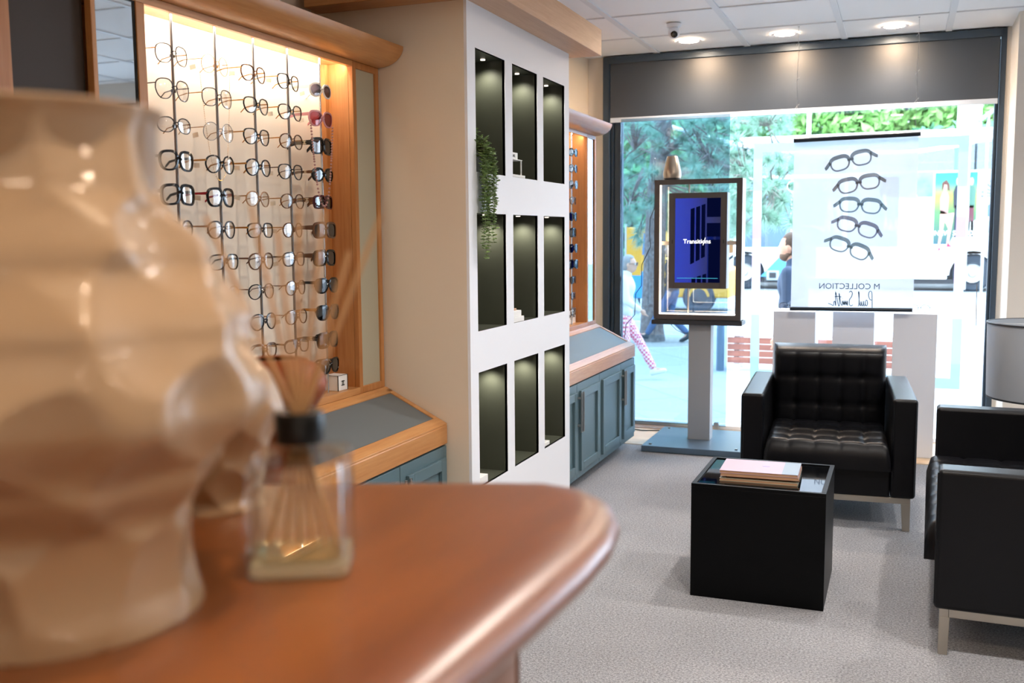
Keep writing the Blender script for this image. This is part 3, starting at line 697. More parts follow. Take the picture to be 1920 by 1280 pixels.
part('camera_lens', MB().lathe([(0,.0),(.020,0),(.022,-.008),(.019,-.010),(0,-.010)],n=28).xf(Matrix.Translation((.008,-.028,-.066)) @ Matrix.Rotation(math.radians(-58),4,'X') @ Matrix.Rotation(0,4,'Y')), M['blackgl'], cm, smooth=40, label='black lens face')
for (px,py,bx_,lab) in ((1498,50,1497,'left'),(1724,31,1722,'right')):
    p = onZ(px,py,ZC); w = MB(); n_=14
    w.tube([(0,0,0),(.004,0,-.15),(-.003,0,-.32),(.002,0,-.5),(0,0,-.684)],.0011,6)
    for zz in (-.10,-.33,-.5): w.tube([(-.012,0,zz-.014),(0,-.002,zz),(.012,0,zz+.012)],.0011,5).sphere((0,0,zz),.003,8,6)
    w.cyl((0,0,-.004),(0,0,0),.006,n=12)
    solo('hanging_wire', w, pbr('pale_wire','b9bec4',.4,.3) if lab=='left' else bpy.data.materials['pale_wire'], '%s knotted wire holding up the poster banner'%lab,'wire','wires of the poster banner',loc=(p.x,6.757,ZC))

# ------------------------------------------------------------------ banner
YN = 6.765
bn = thing('poster_banner','sheer white hanging poster of five glasses frames in front of the window','banner',(-.30,YN,.95))
bl_,br_ = -.372,.378
def cl(mb,x0,x1): return mb
part('banner_fabric', MB().box(bl_,br_-.003,-.0008,.0008,.015,1.09), sheer('sheer_white_cloth','dfe5ee',.62,.45), bn)
part('top_rail', MB().cyl((bl_-.004,0,1.094),(br_+.008,0,1.104),.014,n=16), pbr('rail_dark','1c2a36',.35), bn, smooth=50)
part('bottom_rail', MB().cyl((bl_-.006,0,.004),(br_-.006,0,.009),.0125,n=16), bpy.data.materials['rail_dark'], bn, smooth=50)
inkm = [sheer('grey_ink','4a5460',.55,.2), sheer('tortoise_ink','6b5a4c',.55,.2), sheer('teal_ink','5c8088',.55,.2), sheer('violet_ink','6f6577',.55,.2), sheer('green_ink','57706f',.55,.2)]
shadm = sheer('soft_ink','aab2c2',.28,.3)
def printed_glasses(cx, cz, rot, mat, W=.135):
    mb = MB()
    def rg(cx_,s):
        ol = outline(.052,.034,3.0,.004,1,K=40); K=len(ol); vi=[];vo=[]
        for k,(y,z) in enumerate(ol):
            p = Vector(ol[(k+1)%K])-Vector(ol[k-1]); nm = Vector((p.y,-p.x)).normalized(); ww=.0105*(1+1.5*max(0,z/.034))
            vi.append((cx_+s*y,0,z)); vo.append((cx_+s*(y+nm.x*ww),0,z+nm.y*ww))
        vs = vi+vo+[(a,b-.0004,c) for a,b,c in vi]+[(a,b-.0004,c) for a,b,c in vo]
        fs=[]
        for k in range(K):
            l=(k+1)%K; fs += [(k,l,K+l,K+k),(2*K+k,3*K+k,3*K+l,2*K+l),(k,2*K+k,2*K+l,l),(K+k,K+l,3*K+l,3*K+k)]
        mb.add(vs,fs)
    rg(-.068,-1); rg(.068,1)
    mb.box(-.02,.02,-.0004,0,.006,.022)
    for s in (-1,1):
        mb.add([(s*.118,0,.018),(s*.132,0,.034),(s*.168,0,.0),(s*.163,0,-.018),(s*.150,0,-.012),(s*.118,-.0004,.018),(s*.132,-.0004,.034),(s*.168,-.0004,.0),(s*.163,-.0004,-.018),(s*.150,-.0004,-.012)],
            [(0,1,2,3,4),(9,8,7,6,5),(0,1,6,5),(1,2,7,6),(2,3,8,7),(3,4,9,8),(4,0,5,9)])
    sc_ = W/.135*.98
    mb.xf(Matrix.Translation((cx,-.0012,cz)) @ Matrix.Rotation(rot,4,'Y') @ Matrix.Scale(sc_,4))
    return mb
for k,(px,py,px2,py2) in enumerate(((1548,315,1644,290),(1562,355,1660,337),(1564,384,1662,390),(1562,415,1652,440),(1548,450,1636,483))):
    a = onY(px,py,YN); b = onY(px2,py2,YN); c=(a+b)/2-Vector((-.30,YN,.95)); rot = -math.atan2(b.z-a.z,b.x-a.x)
    part('printed_frame', printed_glasses(c.x,c.z,rot,None), inkm[k], bn, label=['dark grey','tortoise','teal','violet','grey-green'][k]+' printed glasses frame')
def rel(px,py): p = onY(px,py,YN)-Vector((-.30,YN,.95)); return p.x,p.z
ink = sheer('slate_ink','2c4458',.95,.1)
x_,z_ = rel(1592,537)
part('banner_text', text_mb('M COLLECTION', .052, .0004).xf(faceY(x_,-.0012,z_,True)), ink, bn, label='mirrored dark lettering')
# handwriting of the signature as strokes (drawn readable, then mirrored)
HW = [ [(0,-.1),(.02,.4),(.05,.9),(.12,1.05),(.25,1.0),(.30,.75),(.2,.5),(.06,.42)],
 [(.52,.38),(.42,.42),(.36,.2),(.42,.02),(.52,.1),(.54,.36),(.55,.08),(.64,.02),(.68,.36),(.70,.1),(.78,.02),(.86,.34),(.87,.05),(.95,.1),(1.06,.8),(1.08,1.0),(1.02,.9),(1.02,.1),(1.10,0)],
 [(1.78,.95),(1.66,1.05),(1.54,.9),(1.60,.65),(1.74,.45),(1.76,.15),(1.64,0),(1.48,.08)],
 [(1.88,.0),(1.92,.36),(1.96,.05),(2.04,.36),(2.08,.05),(2.16,.36),(2.18,.05),(2.28,.36),(2.30,.03),(2.42,.2),(2.56,.9),(2.52,.05),(2.62,.1),(2.84,1.0),(2.80,.0),(2.88,.3),(2.96,.25),(2.98,0),(3.15,.08),(3.4,.16)],
 [(2.38,.62),(2.60,.66),(2.90,.64)], [(2.29,.52),(2.31,.54)] ]
def signature(w, r, cx, cy, cz):
    mb = MB(); k = w/3.4
    for st in HW:
        pts = []
        for i in range(len(st)-1):
            p0 = Vector(st[max(i-1,0)]); p1=Vector(st[i]); p2=Vector(st[i+1]); p3=Vector(st[min(i+2,len(st)-1)])
            for j in range(4):
                t=j/4; q = .5*((2*p1)+(p2-p0)*t+(2*p0-5*p1+4*p2-p3)*t*t+(3*p1-p0-3*p2+p3)*t**3); pts.append(q)
        pts.append(Vector(st[-1]))
        mb.tube([(cx-(q.x-1.7)*k, cy, cz+(q.y-.5)*k*1.15) for q in pts], r, 5)
    for i,v in enumerate(mb.v): mb.v[i] = (v[0], cy+(v[1]-cy)*.2, v[2])
    return mb
x_,z_ = rel(1594,560)
part('signature', signature(.27,.0024,x_,-.0014,z_), ink, bn, label='mirrored handwritten name')

# ------------------------------------------------------------------ plinths, their glasses
for (a,b,d0,d1,lab) in ((-.79,-.52,6.83,7.11,'left'),(-.415,-.155,6.9,7.18,'middle'),(-.04,.222,6.815,7.095,'right')):
    solo('display_plinth', MB().box(-(b-a)/2,(b-a)/2,-(d1-d0)/2,(d1-d0)/2,0,.928), M['plinth'], '%s one of three white plinths behind the armchair'%lab,'plinth','white plinths at the window',loc=((a+b)/2,(d0+d1)/2,.004), bev=.003)
def free_glasses(x,y,z,rz,lab,style='panto',col='blueblack'):
    t = make_eyewear(style,col,'clear','silver',(x,y,z+.029),rz-PI/2,lab,None); t.rotation_euler=(0,0,rz-PI/2); return t
free_glasses(-.70,6.90,.932,.35,'thin framed eyeglasses standing on the left white plinth')
free_glasses(.115,6.88,.932,-.1,'dark blue thin framed eyeglasses standing on the right white plinth','panto')

# ------------------------------------------------------------------ tinted glass panel and vinyl frame
gp = thing('glass_screen','tall tinted glass screen standing just inside the window behind the kiosk','glass panel',(-1.57,7.29,.035))
part('pane', MB().box(-.40,.40,0,.008,0,2.262), M['tint'], gp)
part('clamp', MB().box(.315,.35,-.012,.02,-.03,.03), M['steel'], gp, bev=.002); part('clamp', MB().box(-.34,-.305,-.012,.02,-.03,.03), M['steel'], gp, bev=.002)
m, nt, out = newmat('vinyl_bands'); L = nt.links
tc = N(nt,'ShaderNodeTexCoord'); sp_ = N(nt,'ShaderNodeSeparateXYZ'); L.new(tc.outputs['Object'], sp_.inputs[0])
mr = N(nt,'ShaderNodeMapRange'); mr.inputs['From Max'].default_value=1.72; L.new(sp_.outputs['Z'], mr.inputs['Value'])
r = N(nt,'ShaderNodeValToRGB'); r.color_ramp.interpolation='CONSTANT'; e = r.color_ramp.elements
e[0].color=lin('c6e6ee'); e[1].position=.93; e[1].color=lin('c2e4ea')
for p_,c_ in ((.10,'d0ecf2'),(.28,'e2eaf4'),(.42,'e4d8e8'),(.60,'dccee2'),(.68,'e0eaf4'),(.80,'cce8f0')):
    q = e.new(p_); q.color=lin(c_)
L.new(mr.outputs['Result'], r.inputs['Fac'])
d_ = N(nt,'ShaderNodeBsdfDiffuse'); tl_ = N(nt,'ShaderNodeBsdfTranslucent'); tp = N(nt,'ShaderNodeBsdfTransparent'); L.new(r.outputs['Color'], d_.inputs[0]); L.new(r.outputs['Color'], tl_.inputs[0]); L.new(r.outputs['Color'], tp.inputs[0])
a1 = N(nt,'ShaderNodeMixShader'); a1.inputs[0].default_value=.75; L.new(d_.outputs[0],a1.inputs[1]); L.new(tl_.outputs[0],a1.inputs[2])
a2 = N(nt,'ShaderNodeMixShader'); a2.inputs[0].default_value=.8; L.new(tp.outputs[0],a2.inputs[1]); L.new(a1.outputs[0],a2.inputs[2]); L.new(a2.outputs[0], out.inputs['Surface'])
vf = thing('window_decal','pale blue and pink vinyl frame stuck on the window glass','decal',(-.31,7.396,.375))
fm = MB(); x0,x1,z0,z1,w = -.705,.705,0,1.712,.062
fm.box(x0,x0+w,-.0006,0,z0,z1).box(x1-w,x1,-.0006,0,z0,z1).box(x0+w,x1-w,-.0006,0,z0,z0+w*1.2).box(x0+w,x1-w,-.0006,0,z1-w,z1)
part('vinyl_border', fm, m, vf)
wm = sheer('white_vinyl','f4f6f8',.8,.7); gm_ = sheer('gold_vinyl','c9a86a',.8,.4)
def reld(px,py): p = onY(px,py,7.396)-Vector((-.31,7.396,.375)); return p.x,p.z
x_,z_ = reld(1620,400); part('vinyl_signature', signature(.70,.005,x_,-.001,z_), wm, vf, label='mirrored white handwritten name')
x_,z_ = reld(1592,352); part('vinyl_text', text_mb('MODERN', .085,.0005,True).xf(faceY(x_,-.001,z_,True)), gm_, vf, label='mirrored gold lettering')
x_,z_ = reld(1590,378); part('vinyl_text', text_mb('BRITISH', .06,.0005).xf(faceY(x_,-.001,z_,True)), wm, vf)
x_,z_ = reld(1486,349); 
ci = MB().lathe([(.032,-.0003),(.040,-.0003),(.040,.0003),(.032,.0003)],n=32).xf(Matrix.Translation((x_,-.001,z_)) @ Matrix.Rotation(PI/2,4,'X')); part('vinyl_ring', ci, wm, vf)

# ------------------------------------------------------------------ kiosk
KX,KY = -1.27,6.725
kk = thing('display_kiosk','grey digital display kiosk with blue screen in a lit frame on a column','kiosk',(KX,KY,.0))
part('base_plate', MB().box(-.32,.36,-.30,.40,.004,.044), M['basegrey'], kk, bev=.003, label='flat blue-grey base plate')
for (x,y) in ((-.27,-.24),(.30,-.24),(-.27,.34),(.30,.34)): part('bolt', MB().cyl((x,y,.044),(x,y,.052),.009,n=12), M['steel'], kk)
part('column', MB().box(-.068,.083,0,.11,.044,.84), M['kiosklite'], kk, bev=.002)
part('tray', MB().box(-.315,.295,-.05,.13,.838,.868), M['charcoal'], kk, bev=.002)
ff = MB(); x0,x1,z0,z1 = -.302,.285,.872,1.812
def rframe(mb,x0,x1,z0,z1,wl_,wr,wb,wt,y0,y1):
    mb.box(x0,x0+wl_,y0,y1,z0,z1).box(x1-wr,x1,y0,y1,z0,z1).box(x0+wl_,x1-wr,y0,y1,z0,z0+wb).box(x0+wl_,x1-wr,y0,y1,z1-wt,z1)
rframe(ff,x0,x1,z0,z1,.036,.038,.034,.034,-.04,-.025); part('outer_frame', ff, M['kioskgrey'], kk, bev=.001, label='dark grey front frame')
fs_ = MB(); rframe(fs_,x0+.001,x1-.001,z0+.001,z1-.001,.012,.012,.012,.012,-.0249,.11); part('outer_shell', fs_, M['kioskwhite'], kk, label='white inner and side faces')
lt = MB(); lt.box(x0+.0365,x0+.043,-.0235,-.016,z0+.036,z1-.036).box(x0+.043,x1-.04,-.0235,-.016,z0+.036,z0+.0425); part('light_strip', lt, M['led'], kk, label='warm glowing strip')
part('rear_glass', MB().box(x0+.0125,x1-.0125,.095,.101,z0+.0125,z1-.0125), M['glass'], kk)
bar = MB().box(x0+.013,x1-.013,-.005,.01,1.375,1.40); part('cross_bar', bar, pbr('pale_bar','cdbfae',.5), kk)
bar = MB().box(-.078,-.070,0,.012,z0+.012,z1-.012); part('upright_bar', bar, bpy.data.materials['pale_bar'], kk)
sx0,sx1,sz0,sz1 = -.202,.186,1.083,1.722
sb = MB().box(sx0,sx1,-.03,.075,sz0,sz1); part('screen_case', sb, M['kioskwhite'], kk, bev=.002)
bz = MB(); rframe(bz,sx0,sx1,sz0,sz1,.042,.042,.04,.036,-.036,-.0305); part('screen_bezel', bz, M['kioskgrey'], kk, bev=.001)
# screen face: deep blue field with darker upright shapes
m, nt, out = newmat('blue_screen'); L=nt.links
tc = N(nt,'ShaderNodeTexCoord'); sp_ = N(nt,'ShaderNodeSeparateXYZ'); L.new(tc.outputs['Object'], sp_.inputs[0])
mr = N(nt,'ShaderNodeMapRange'); mr.inputs['From Min'].default_value=-.16; mr.inputs['From Max'].default_value=.145; L.new(sp_.outputs['X'], mr.inputs['Value'])
r = N(nt,'ShaderNodeValToRGB'); e = r.color_ramp.elements; e[0].color=lin('0a2ea8'); e[1].color=lin('081040'); 
q=e.new(.35); q.color=lin('0a2496'); q=e.new(.66); q.color=lin('081a66'); L.new(mr.outputs['Result'], r.inputs['Fac'])
em = N(nt,'ShaderNodeEmission', _Strength=.6); L.new(r.outputs['Color'], em.inputs['Color']); gl_ = N(nt,'ShaderNodeBsdfGlossy', _Roughness=.03); mxs = N(nt,'ShaderNodeMixShader'); mxs.inputs[0].default_value=.05
L.new(em.outputs[0], mxs.inputs[1]); L.new(gl_.outputs[0], mxs.inputs[2]); L.new(mxs.outputs[0], out.inputs['Surface'])
scr = part('screen', MB().box(sx0+.04,sx1-.04,-.0325,-.0305,sz0+.038,sz1-.034), m, kk, label='lit deep blue screen')
dk = emit('screen_dark_shape','04092a',.5); dark_mb = MB()
sw0,sw1 = sx0+.042,sx1-.042
for k,(a,b) in enumerate(((.34,.43),(.46,.55),(.58,.665))):
    xa_ = sw0+(sw1-sw0)*a; xb_ = sw0+(sw1-sw0)*b; zt = 1.615+k*.012; zb_ = 1.245+k*.02
    dark_mb.prism([(xa_,zb_),(xb_,zb_+.012),(xb_,zt+.008),(xa_,zt)],'y',-.0328,-.0326)
    dark_mb.prism([(xa_+.01,sz0+.039),(xb_+.01,sz0+.039),(xb_+.01,1.16+k*.012),(xa_+.01,1.152+k*.012)],'y',-.0328,-.0326)
dark_mb.box(sw0+(sw1-sw0)*.70,sw1-.001,-.0328,-.0326,1.56,sz1-.035).box(sw0+(sw1-sw0)*.70,sw1-.001,-.0328,-.0326,1.43,1.52).box(sw0+(sw1-sw0)*.74,sw1-.001,-.0328,-.0326,sz0+.039,1.41)
part('screen_dark_areas', dark_mb, dk, scr)
wt = emit('screen_text_white','ffffff',1.3)
part('screen_text', text_mb('Transitions', .041,.0004).xf(faceY(-.012,-.0332,1.398)), wt, scr, label='white lettering')
part('screen_text', MB().tube([(.028,-.0333,1.374),(.036,-.0333,1.392),(.044,-.0333,1.424)],.0012,5), wt, scr)
part('screen_footer', MB().box(sw0+.015,sw1-.015,-.0330,-.0327,1.151,1.154), emit('screen_text_teal','4fb8d8',.5), scr)
part('sensor', MB().box(.162,.167,-.0368,-.036,1.385,1.41).box(-.181,-.176,-.0368,-.036,1.385,1.41), M['black'], kk)
# aroma diffuser
df = thing('aroma_diffuser','silver tapered aroma diffuser steaming on top of the display kiosk','diffuser',(-1.465,KY+.02,1.8125))
part('body', MB().lathe([(0,.012),(.058,.012),(.062,.03),(.060,.055),(.050,.10),(.036,.155),(.034,.158),(.028,.156),(0,.15)],n=48), pbr('ribbed_silver','a59c90',.28,.85), df, smooth=40)
part('base', MB().lathe([(0,0),(.052,0),(.058,.004),(.060,.012),(0,.012)],n=40), M['charcoal'], df, smooth=40, label='dark base ring')
m, nt, out = newmat('steam'); v = N(nt,'ShaderNodeVolumePrincipled'); v.inputs['Color'].default_value=(.95,.97,1,1)
tc = N(nt,'ShaderNodeTexCoord'); nz = N(nt,'ShaderNodeTexNoise', _Scale=26.0, _Detail=3.0, _Distortion=1.2); mr = N(nt,'ShaderNodeMapRange'); mr.inputs['From Min'].default_value=.45; mr.inputs['From Max'].default_value=.75; mr.inputs['To Max'].default_value=9
nt.links.new(tc.outputs['Object'], nz.inputs['Vector']); nt.links.new(nz.outputs['Fac'], mr.inputs['Value']); nt.links.new(mr.outputs['Result'], v.inputs['Density']); nt.links.new(v.outputs[0], out.inputs['Volume'])
part('steam', MB().lathe([(0,.162),(.008,.162),(.012,.21),(.03,.27),(.045,.33),(.03,.37),(0,.38)],n=20), m, df, smooth=180, label='wisp of steam')
cb = [onY(x,y,6.82) for x,y in ((1240,338),(1232,352),(1227,390),(1219,410),(1218,440),(1220,462),(1212,478),(1203,497),(1203,535),(1192,550),(1190,590),(1174,608),(1170,640),(1168,668))]
solo('power_cable', MB().tube(cb,.0028,6), M['cable'], 'thin black cable hanging down left of the display kiosk','cable', smooth=60)
solo('floor_cable', MB().tube([(-1.9,7.15,.009),(-1.75,7.10,.009),(-1.62,7.14,.009),(-1.5,7.19,.009),(-1.3,7.24,.009)],.004,6), M['cable'], 'black cable lying on the wooden strip behind the kiosk base','cable', smooth=60)
solo('hanging_lead', MB().tube([onY(x,y,6.86) for x,y in ((1258,608),(1268,618),(1280,624),(1290,624))],.0022,6), M['cable'], 'short black lead looping under the kiosk tray','cable', smooth=60)

# ------------------------------------------------------------------ armchair and sofa
def puffy(w, d, h, nu, nv, depth=.016, edge=.03):
    """cushion lying in local xy (w by d), top height h, tufted in nu x nv squares"""
    mb = MB(); U, V = nu*9, nv*9
    def H(u, v):
        e = min(u,1-u)*w; f = min(v,1-v)*d; r_ = .035
        k = 1
        for q in (e,f):
            if q < r_: k *= math.sqrt(max(0,1-(1-q/r_)**2))*.5+.5
        su = abs(sin(PI*u*nu)); sv = abs(sin(PI*v*nv))
        seam = min(su**.3, 1)*min(sv**.3, 1)
        iu = round(u*nu); iv = round(v*nv); dd = 0
        if 0 < iu < nu and 0 < iv < nv:
            q = math.hypot((u-iu/nu)*w,(v-iv/nv)*d); dd = math.exp(-(q/.018)**2)*.014
        return h*k*1.0 - depth*(1-seam)*.75 - dd
    mb.grid(lambda u,v: (w*(u-.5), d*(v-.5), H(u,v)), U, V)
    # skirt
    n = len(mb.v); W1 = V+1
    per = [i*W1 for i in range(U+1)]+[U*W1+j for j in range(1,V+1)]+[i*W1+V for i in range(U-1,-1,-1)]+[j for j in range(V-1,0,-1)]
    o_ = len(mb.v); mb.v += [(mb.v[i][0],mb.v[i][1],0) for i in per]; P_ = len(per)
    for k in range(P_):
        l=(k+1)%P_; mb.f.append((per[k],per[l],o_+l,o_+k)); mb.m.append(0)
    mb.f.append(tuple(o_+k for k in range(P_-1,-1,-1))); mb.m.append(0)
    return mb
def seat(name, W, D, loc, rz, label, cat, ncol, brow=.14):
    """seating block; local -y is the front; origin at the front-centre on the floor"""
    t = thing(name, label, cat, loc, rz); aw = .115; zb = .165; za = .652
    for s in (-1,1):
        a = part('arm', MB().box(s*(W/2-aw),s*W/2,0,D,zb,za), M['leather'], t, bev=.018, seg=4)
        xo = s*W/2; xi = s*(W/2-aw)
        pp = MB().tube([(xi+s*.01,.004,zb+.02),(xi+s*.01,.003,za-.012),(xo-s*.01,.003,za-.012),(xo-s*.01,.004,zb+.02)],.0032,6)
        part('piping', pp, M['leather'], a, smooth=60)
    iw = W-2*aw-.004
    part('front_rail', MB().box(-iw/2,iw/2,.012,.10,zb,.30), M['leather'], t, bev=.008)
    part('back_shell', MB().box(-iw/2,iw/2,D-.14,D,zb,.72), M['leather'], t, bev=.015, seg=3)
    part('seat_deck', MB().box(-iw/2,iw/2,.10,D-.14,zb,.30), M['leather'], t)
    sd = D-.30
    cu = puffy(iw,sd+.05,.135,ncol,4,.012).xf(Matrix.Translation((0,-.035+(sd+.05)/2,.302)))
    part('seat_cushion', cu, M['leather'], t, smooth=60)
    bh = .46
    bc = puffy(iw*.985,bh,.15,ncol,3,.009).xf(Matrix.Translation((0,D-.14,.40+bh/2-.02)) @ Matrix.Rotation(math.radians(96),4,'X') @ Matrix.Translation((0,0,.0)))
    part('back_cushion', bc, M['leather'], t, smooth=60)
    fr = MB().box(-W/2+.02,W/2-.02,.02,.05,.135,.165).box(-W/2+.02,-W/2+.05,.05,D-.05,.135,.165).box(W/2-.05,W/2-.02,.05,D-.05,.135,.165).box(-W/2+.02,W/2-.02,D-.05,D-.02,.135,.165)
    part('base_frame', fr, M['legsteel'], t, bev=.002, label='satin steel base frame')
    for sx in (-1,1):
        for yy in (.02, D-.062):
            x1 = sx*(W/2-.02); x0 = x1-sx*.042; lg = MB()
            xa_, xb_ = sorted((x0,x1)); k = .008
            vs = [(xa_+(k if sx>0 else 0),yy,0),(xb_-(0 if sx>0 else k),yy,0),(xb_-(0 if sx>0 else k),yy+.03,0),(xa_+(k if sx>0 else 0),yy+.03,0),(xa_,yy,.136),(xb_,yy,.136),(xb_,yy+.034,.136),(xa_,yy+.034,.136)]
            lg.add(vs,[(0,3,2,1),(4,5,6,7),(0,1,5,4),(1,2,6,5),(2,3,7,6),(3,0,4,7)])
            part('leg', lg, M['legsteel'], t, bev=.002)
    return t
seat('armchair', .83, .86, (-.318,5.05,0), math.radians(3.2), 'black tufted leather armchair facing us in front of the window', 'armchair', 5)
seat('sofa', 1.42, .86, (.155,4.30,0), math.radians(-91.5), 'black leather two-seat sofa seen from its side at the right edge', 'sofa', 8)

# coffee table
ct = thing('coffee_table','black cube coffee table with sunken glass top on the carpet','table',(-.4975,4.135,0))
hx,hy = .2575,.255
part('table_body', MB().box(-hx,hx,-hy,hy,.0,.448), M['blacklaq'], ct, bev=.0015)
rm = MB(); w=.018
rm.box(-hx,hx,-hy,-hy+w,.448,.462).box(-hx,hx,hy-w,hy,.448,.462).box(-hx,-hx+w,-hy+w,hy-w,.448,.462).box(hx-w,hx,-hy+w,hy-w,.448,.462)
part('rim', rm, M['blacklaq'], ct, bev=.001)
part('glass_top', MB().box(-hx+w+.002,hx-w-.002,-hy+w+.002,hy-w-.002,.448,.457), M['blackgl'], ct, label='glossy black glass top')
def book(x,y,z,w,d,h,rz,cover,label,extra=None):
    t = thing('book',label,'book',(x,y,z),rz,'books stacked on the coffee table')
    part('cover', MB().box(-w/2,w/2,-d/2,d/2,0,.0015).box(-w/2,w/2,-d/2,d/2,h-.0015,h).box(w/2-.0015,w/2,-d/2,d/2,0,h), cover, t)
    part('page_block', MB().box(-w/2+.002,w/2-.002,-d/2+.001,d/2-.002,.0015,h-.0015), pbr('tan_page_edge','c49a78',.8) if 'tan_page_edge' not in bpy.data.materials else bpy.data.materials['tan_page_edge'], t)
    if extra: extra(t,h)
    return t
zb_ = .4572; c0 = onZ(1426,890,.47); bxx,byy = c0.x,c0.y+.015
pinkc = pbr('pale_pink_cover','bda6b6',.5)
book(bxx,byy,zb_,.305,.215,.011,.02,pbr('cream_cover','b9b39c',.5),'bottom thin cream book of the stack on the black table')
book(bxx+.012,byy+.012,zb_+.0112,.29,.20,.009,.05,pbr('dark_cover','2a2c28',.5),'dark green-black book second from bottom of the stack')
book(bxx+.002,byy,zb_+.0204,.305,.215,.012,.03,pbr('peach_cover','d3ab95',.5),'peach book just beneath the pink top book')
def deco(t,h):
    part('cover_band', MB().box(.09,.1527,-.1078,.1078,h,h+.0004), pbr('grey_band','8e9fb0',.5), t, label='grey band at the end of the cover')
    part('cover_mark', MB().lathe([(0,0),(.016,0),(.016,.0004),(0,.0004)],n=24).xf(Matrix.Translation((.02,.01,h)) @ Matrix.Diagonal((1,.45,1,1))), pbr('lilac_print','9a93c8',.5), t)
    part('cover_text', text_mb('hey.',.022,.0004,True).xf(Matrix.Translation((.125,-.02,h+.0006))), M['paper'], t) if False else None
book(bxx-.001,byy,zb_+.0326,.306,.216,.011,.03,pinkc,'pale pink book lying on top of the stack on the black table',deco)

# floor lamp with drum shade
lp = thing('floor_lamp','floor lamp with large silvery drum shade behind the sofa','lamp',(.72,5.72,0))
part('lamp_shade', MB().lathe([(.285,.60),(.288,.602),(.296,.98),(.293,.982),(.290,.98),(.282,.602),(.285,.60)],n=64), pbr('silver_shade','aeb6bf',.42,.35), lp, smooth=50, label='large silvery drum shade')
part('shade_rim', MB().lathe([(.297,.975),(.300,.975),(.300,.984),(.291,.984),(.291,.975)],n=64).lathe([(.270,.590),(.287,.592),(.287,.600),(.270,.600)],n=64), M['charcoal'], lp, smooth=50)
part('pole', MB().cyl((0,0,.02),(0,0,1.0),.011), M['chrome'], lp, smooth=40)
part('shade_arm', MB().tube([(-.28,0,.975),(0,0,.97),(.28,0,.975)],.003,6).tube([(0,-.28,.975),(0,.28,.975)],.003,6), M['chrome'], lp)
part('base', MB().lathe([(0,.02),(.13,.018),(.14,.008),(.14,0),(0,0)],n=40), M['chrome'], lp, smooth=40)
p = onZ(1826,604,.98); q_ = onY(1830,532,p.y+.02)
part('thin_rod', MB().tube([(p.x-.72+.012,p.y-5.72+.02,.96),(q_.x-.72+.004,q_.y-5.72,q_.z)],.0022,6), M['steel'], lp)

# ------------------------------------------------------------------ foreground counter
ZT = 1.205
outl = []
A = Vector((-1.9,.355)); 
# far edge runs from the left to a rounded corner, then along the right edge
far0 = Vector((-1.6,.455)); far1 = Vector((-.40,.926)); 
corner = [far0, far1]
c_ctrl = [(-.40,.926),(-.33,.948),(-.283,.936),(-.250,.902),(-.230,.852),(-.221,.79),(-.220,.72),(-.224,.64)]
pts = [far0]+[Vector(p) for p in c_ctrl]+[Vector((-.232,.5)),Vector((-.245,.2)),Vector((-.245,-.6)),Vector((-.85,-.6)),Vector((-.85,.0)),Vector((-1.6,-.15))]
# inset so that the bullnose ends at the outline
def inset(poly, d):
    n = len(poly); res = []
    for i in range(n):
        a,b,c = poly[i-1],poly[i],poly[(i+1)%n]
        e1=(b-a).normalized(); e2=(c-b).normalized(); n1=Vector((e1.y,-e1.x)); n2=Vector((e2.y,-e2.x)); nn=(n1+n2).normalized()
        res.append(b-nn*d*(-1)/max(.5,nn.dot(n1))*-1)
    return res
area = sum(pts[i-1].x*pts[i].y-pts[i].x*pts[i-1].y for i in range(len(pts)))
if area < 0: pts = pts[::-1]
R_ = .021
rings=[]; mbc = MB(); rings0=[]
K=len(pts)
lv_ = []
lv_.append((.060, R_))
for k in range(17):
    a = PI/2 - PI*k/16; lv_.append(((.048 if a > 0 else .026)*(1-cos(a)) + (0 if a > 0 else 0), R_*sin(a)))
lv_.append((.060, -R_))
for (ins,z) in lv_:
    q = inset(pts, ins); rings.append([(v.x,v.y,ZT-R_+z) for v in q])
vs = [v for r_ in rings for v in r_]; fs=[tuple(range(K))]
for i in range(len(rings)-1):
    for k in range(K):
        l=(k+1)%K; fs.append((i*K+k,i*K+l,(i+1)*K+l,(i+1)*K+k))
fs.append(tuple((len(rings)-1)*K+k for k in range(K)))
mbc.add(vs,fs)
cn = thing('reception_counter','glossy reddish-brown wooden reception counter with rounded corner in the foreground','counter',(-.9,.2,0)); TM = Matrix.Translation((.9,-.2,0))
o = part('worktop', mbc.xf(TM), M['cherry'], cn, smooth=50, label='rounded glossy wooden worktop')
bq = inset(pts,.095); body = MB(); n=len(bq)
body.prism([(v.x,v.y) for v in bq],'z',.0,ZT-2*R_).xf(TM)
part('counter_body', body, wood('counter_front','6e4630','8a5a40','z',rough=.4), cn, smooth=30)
part('black_groove', MB().box(-.292,-.286,.50,.53,.1,1.12).xf(TM), M['black'], cn)

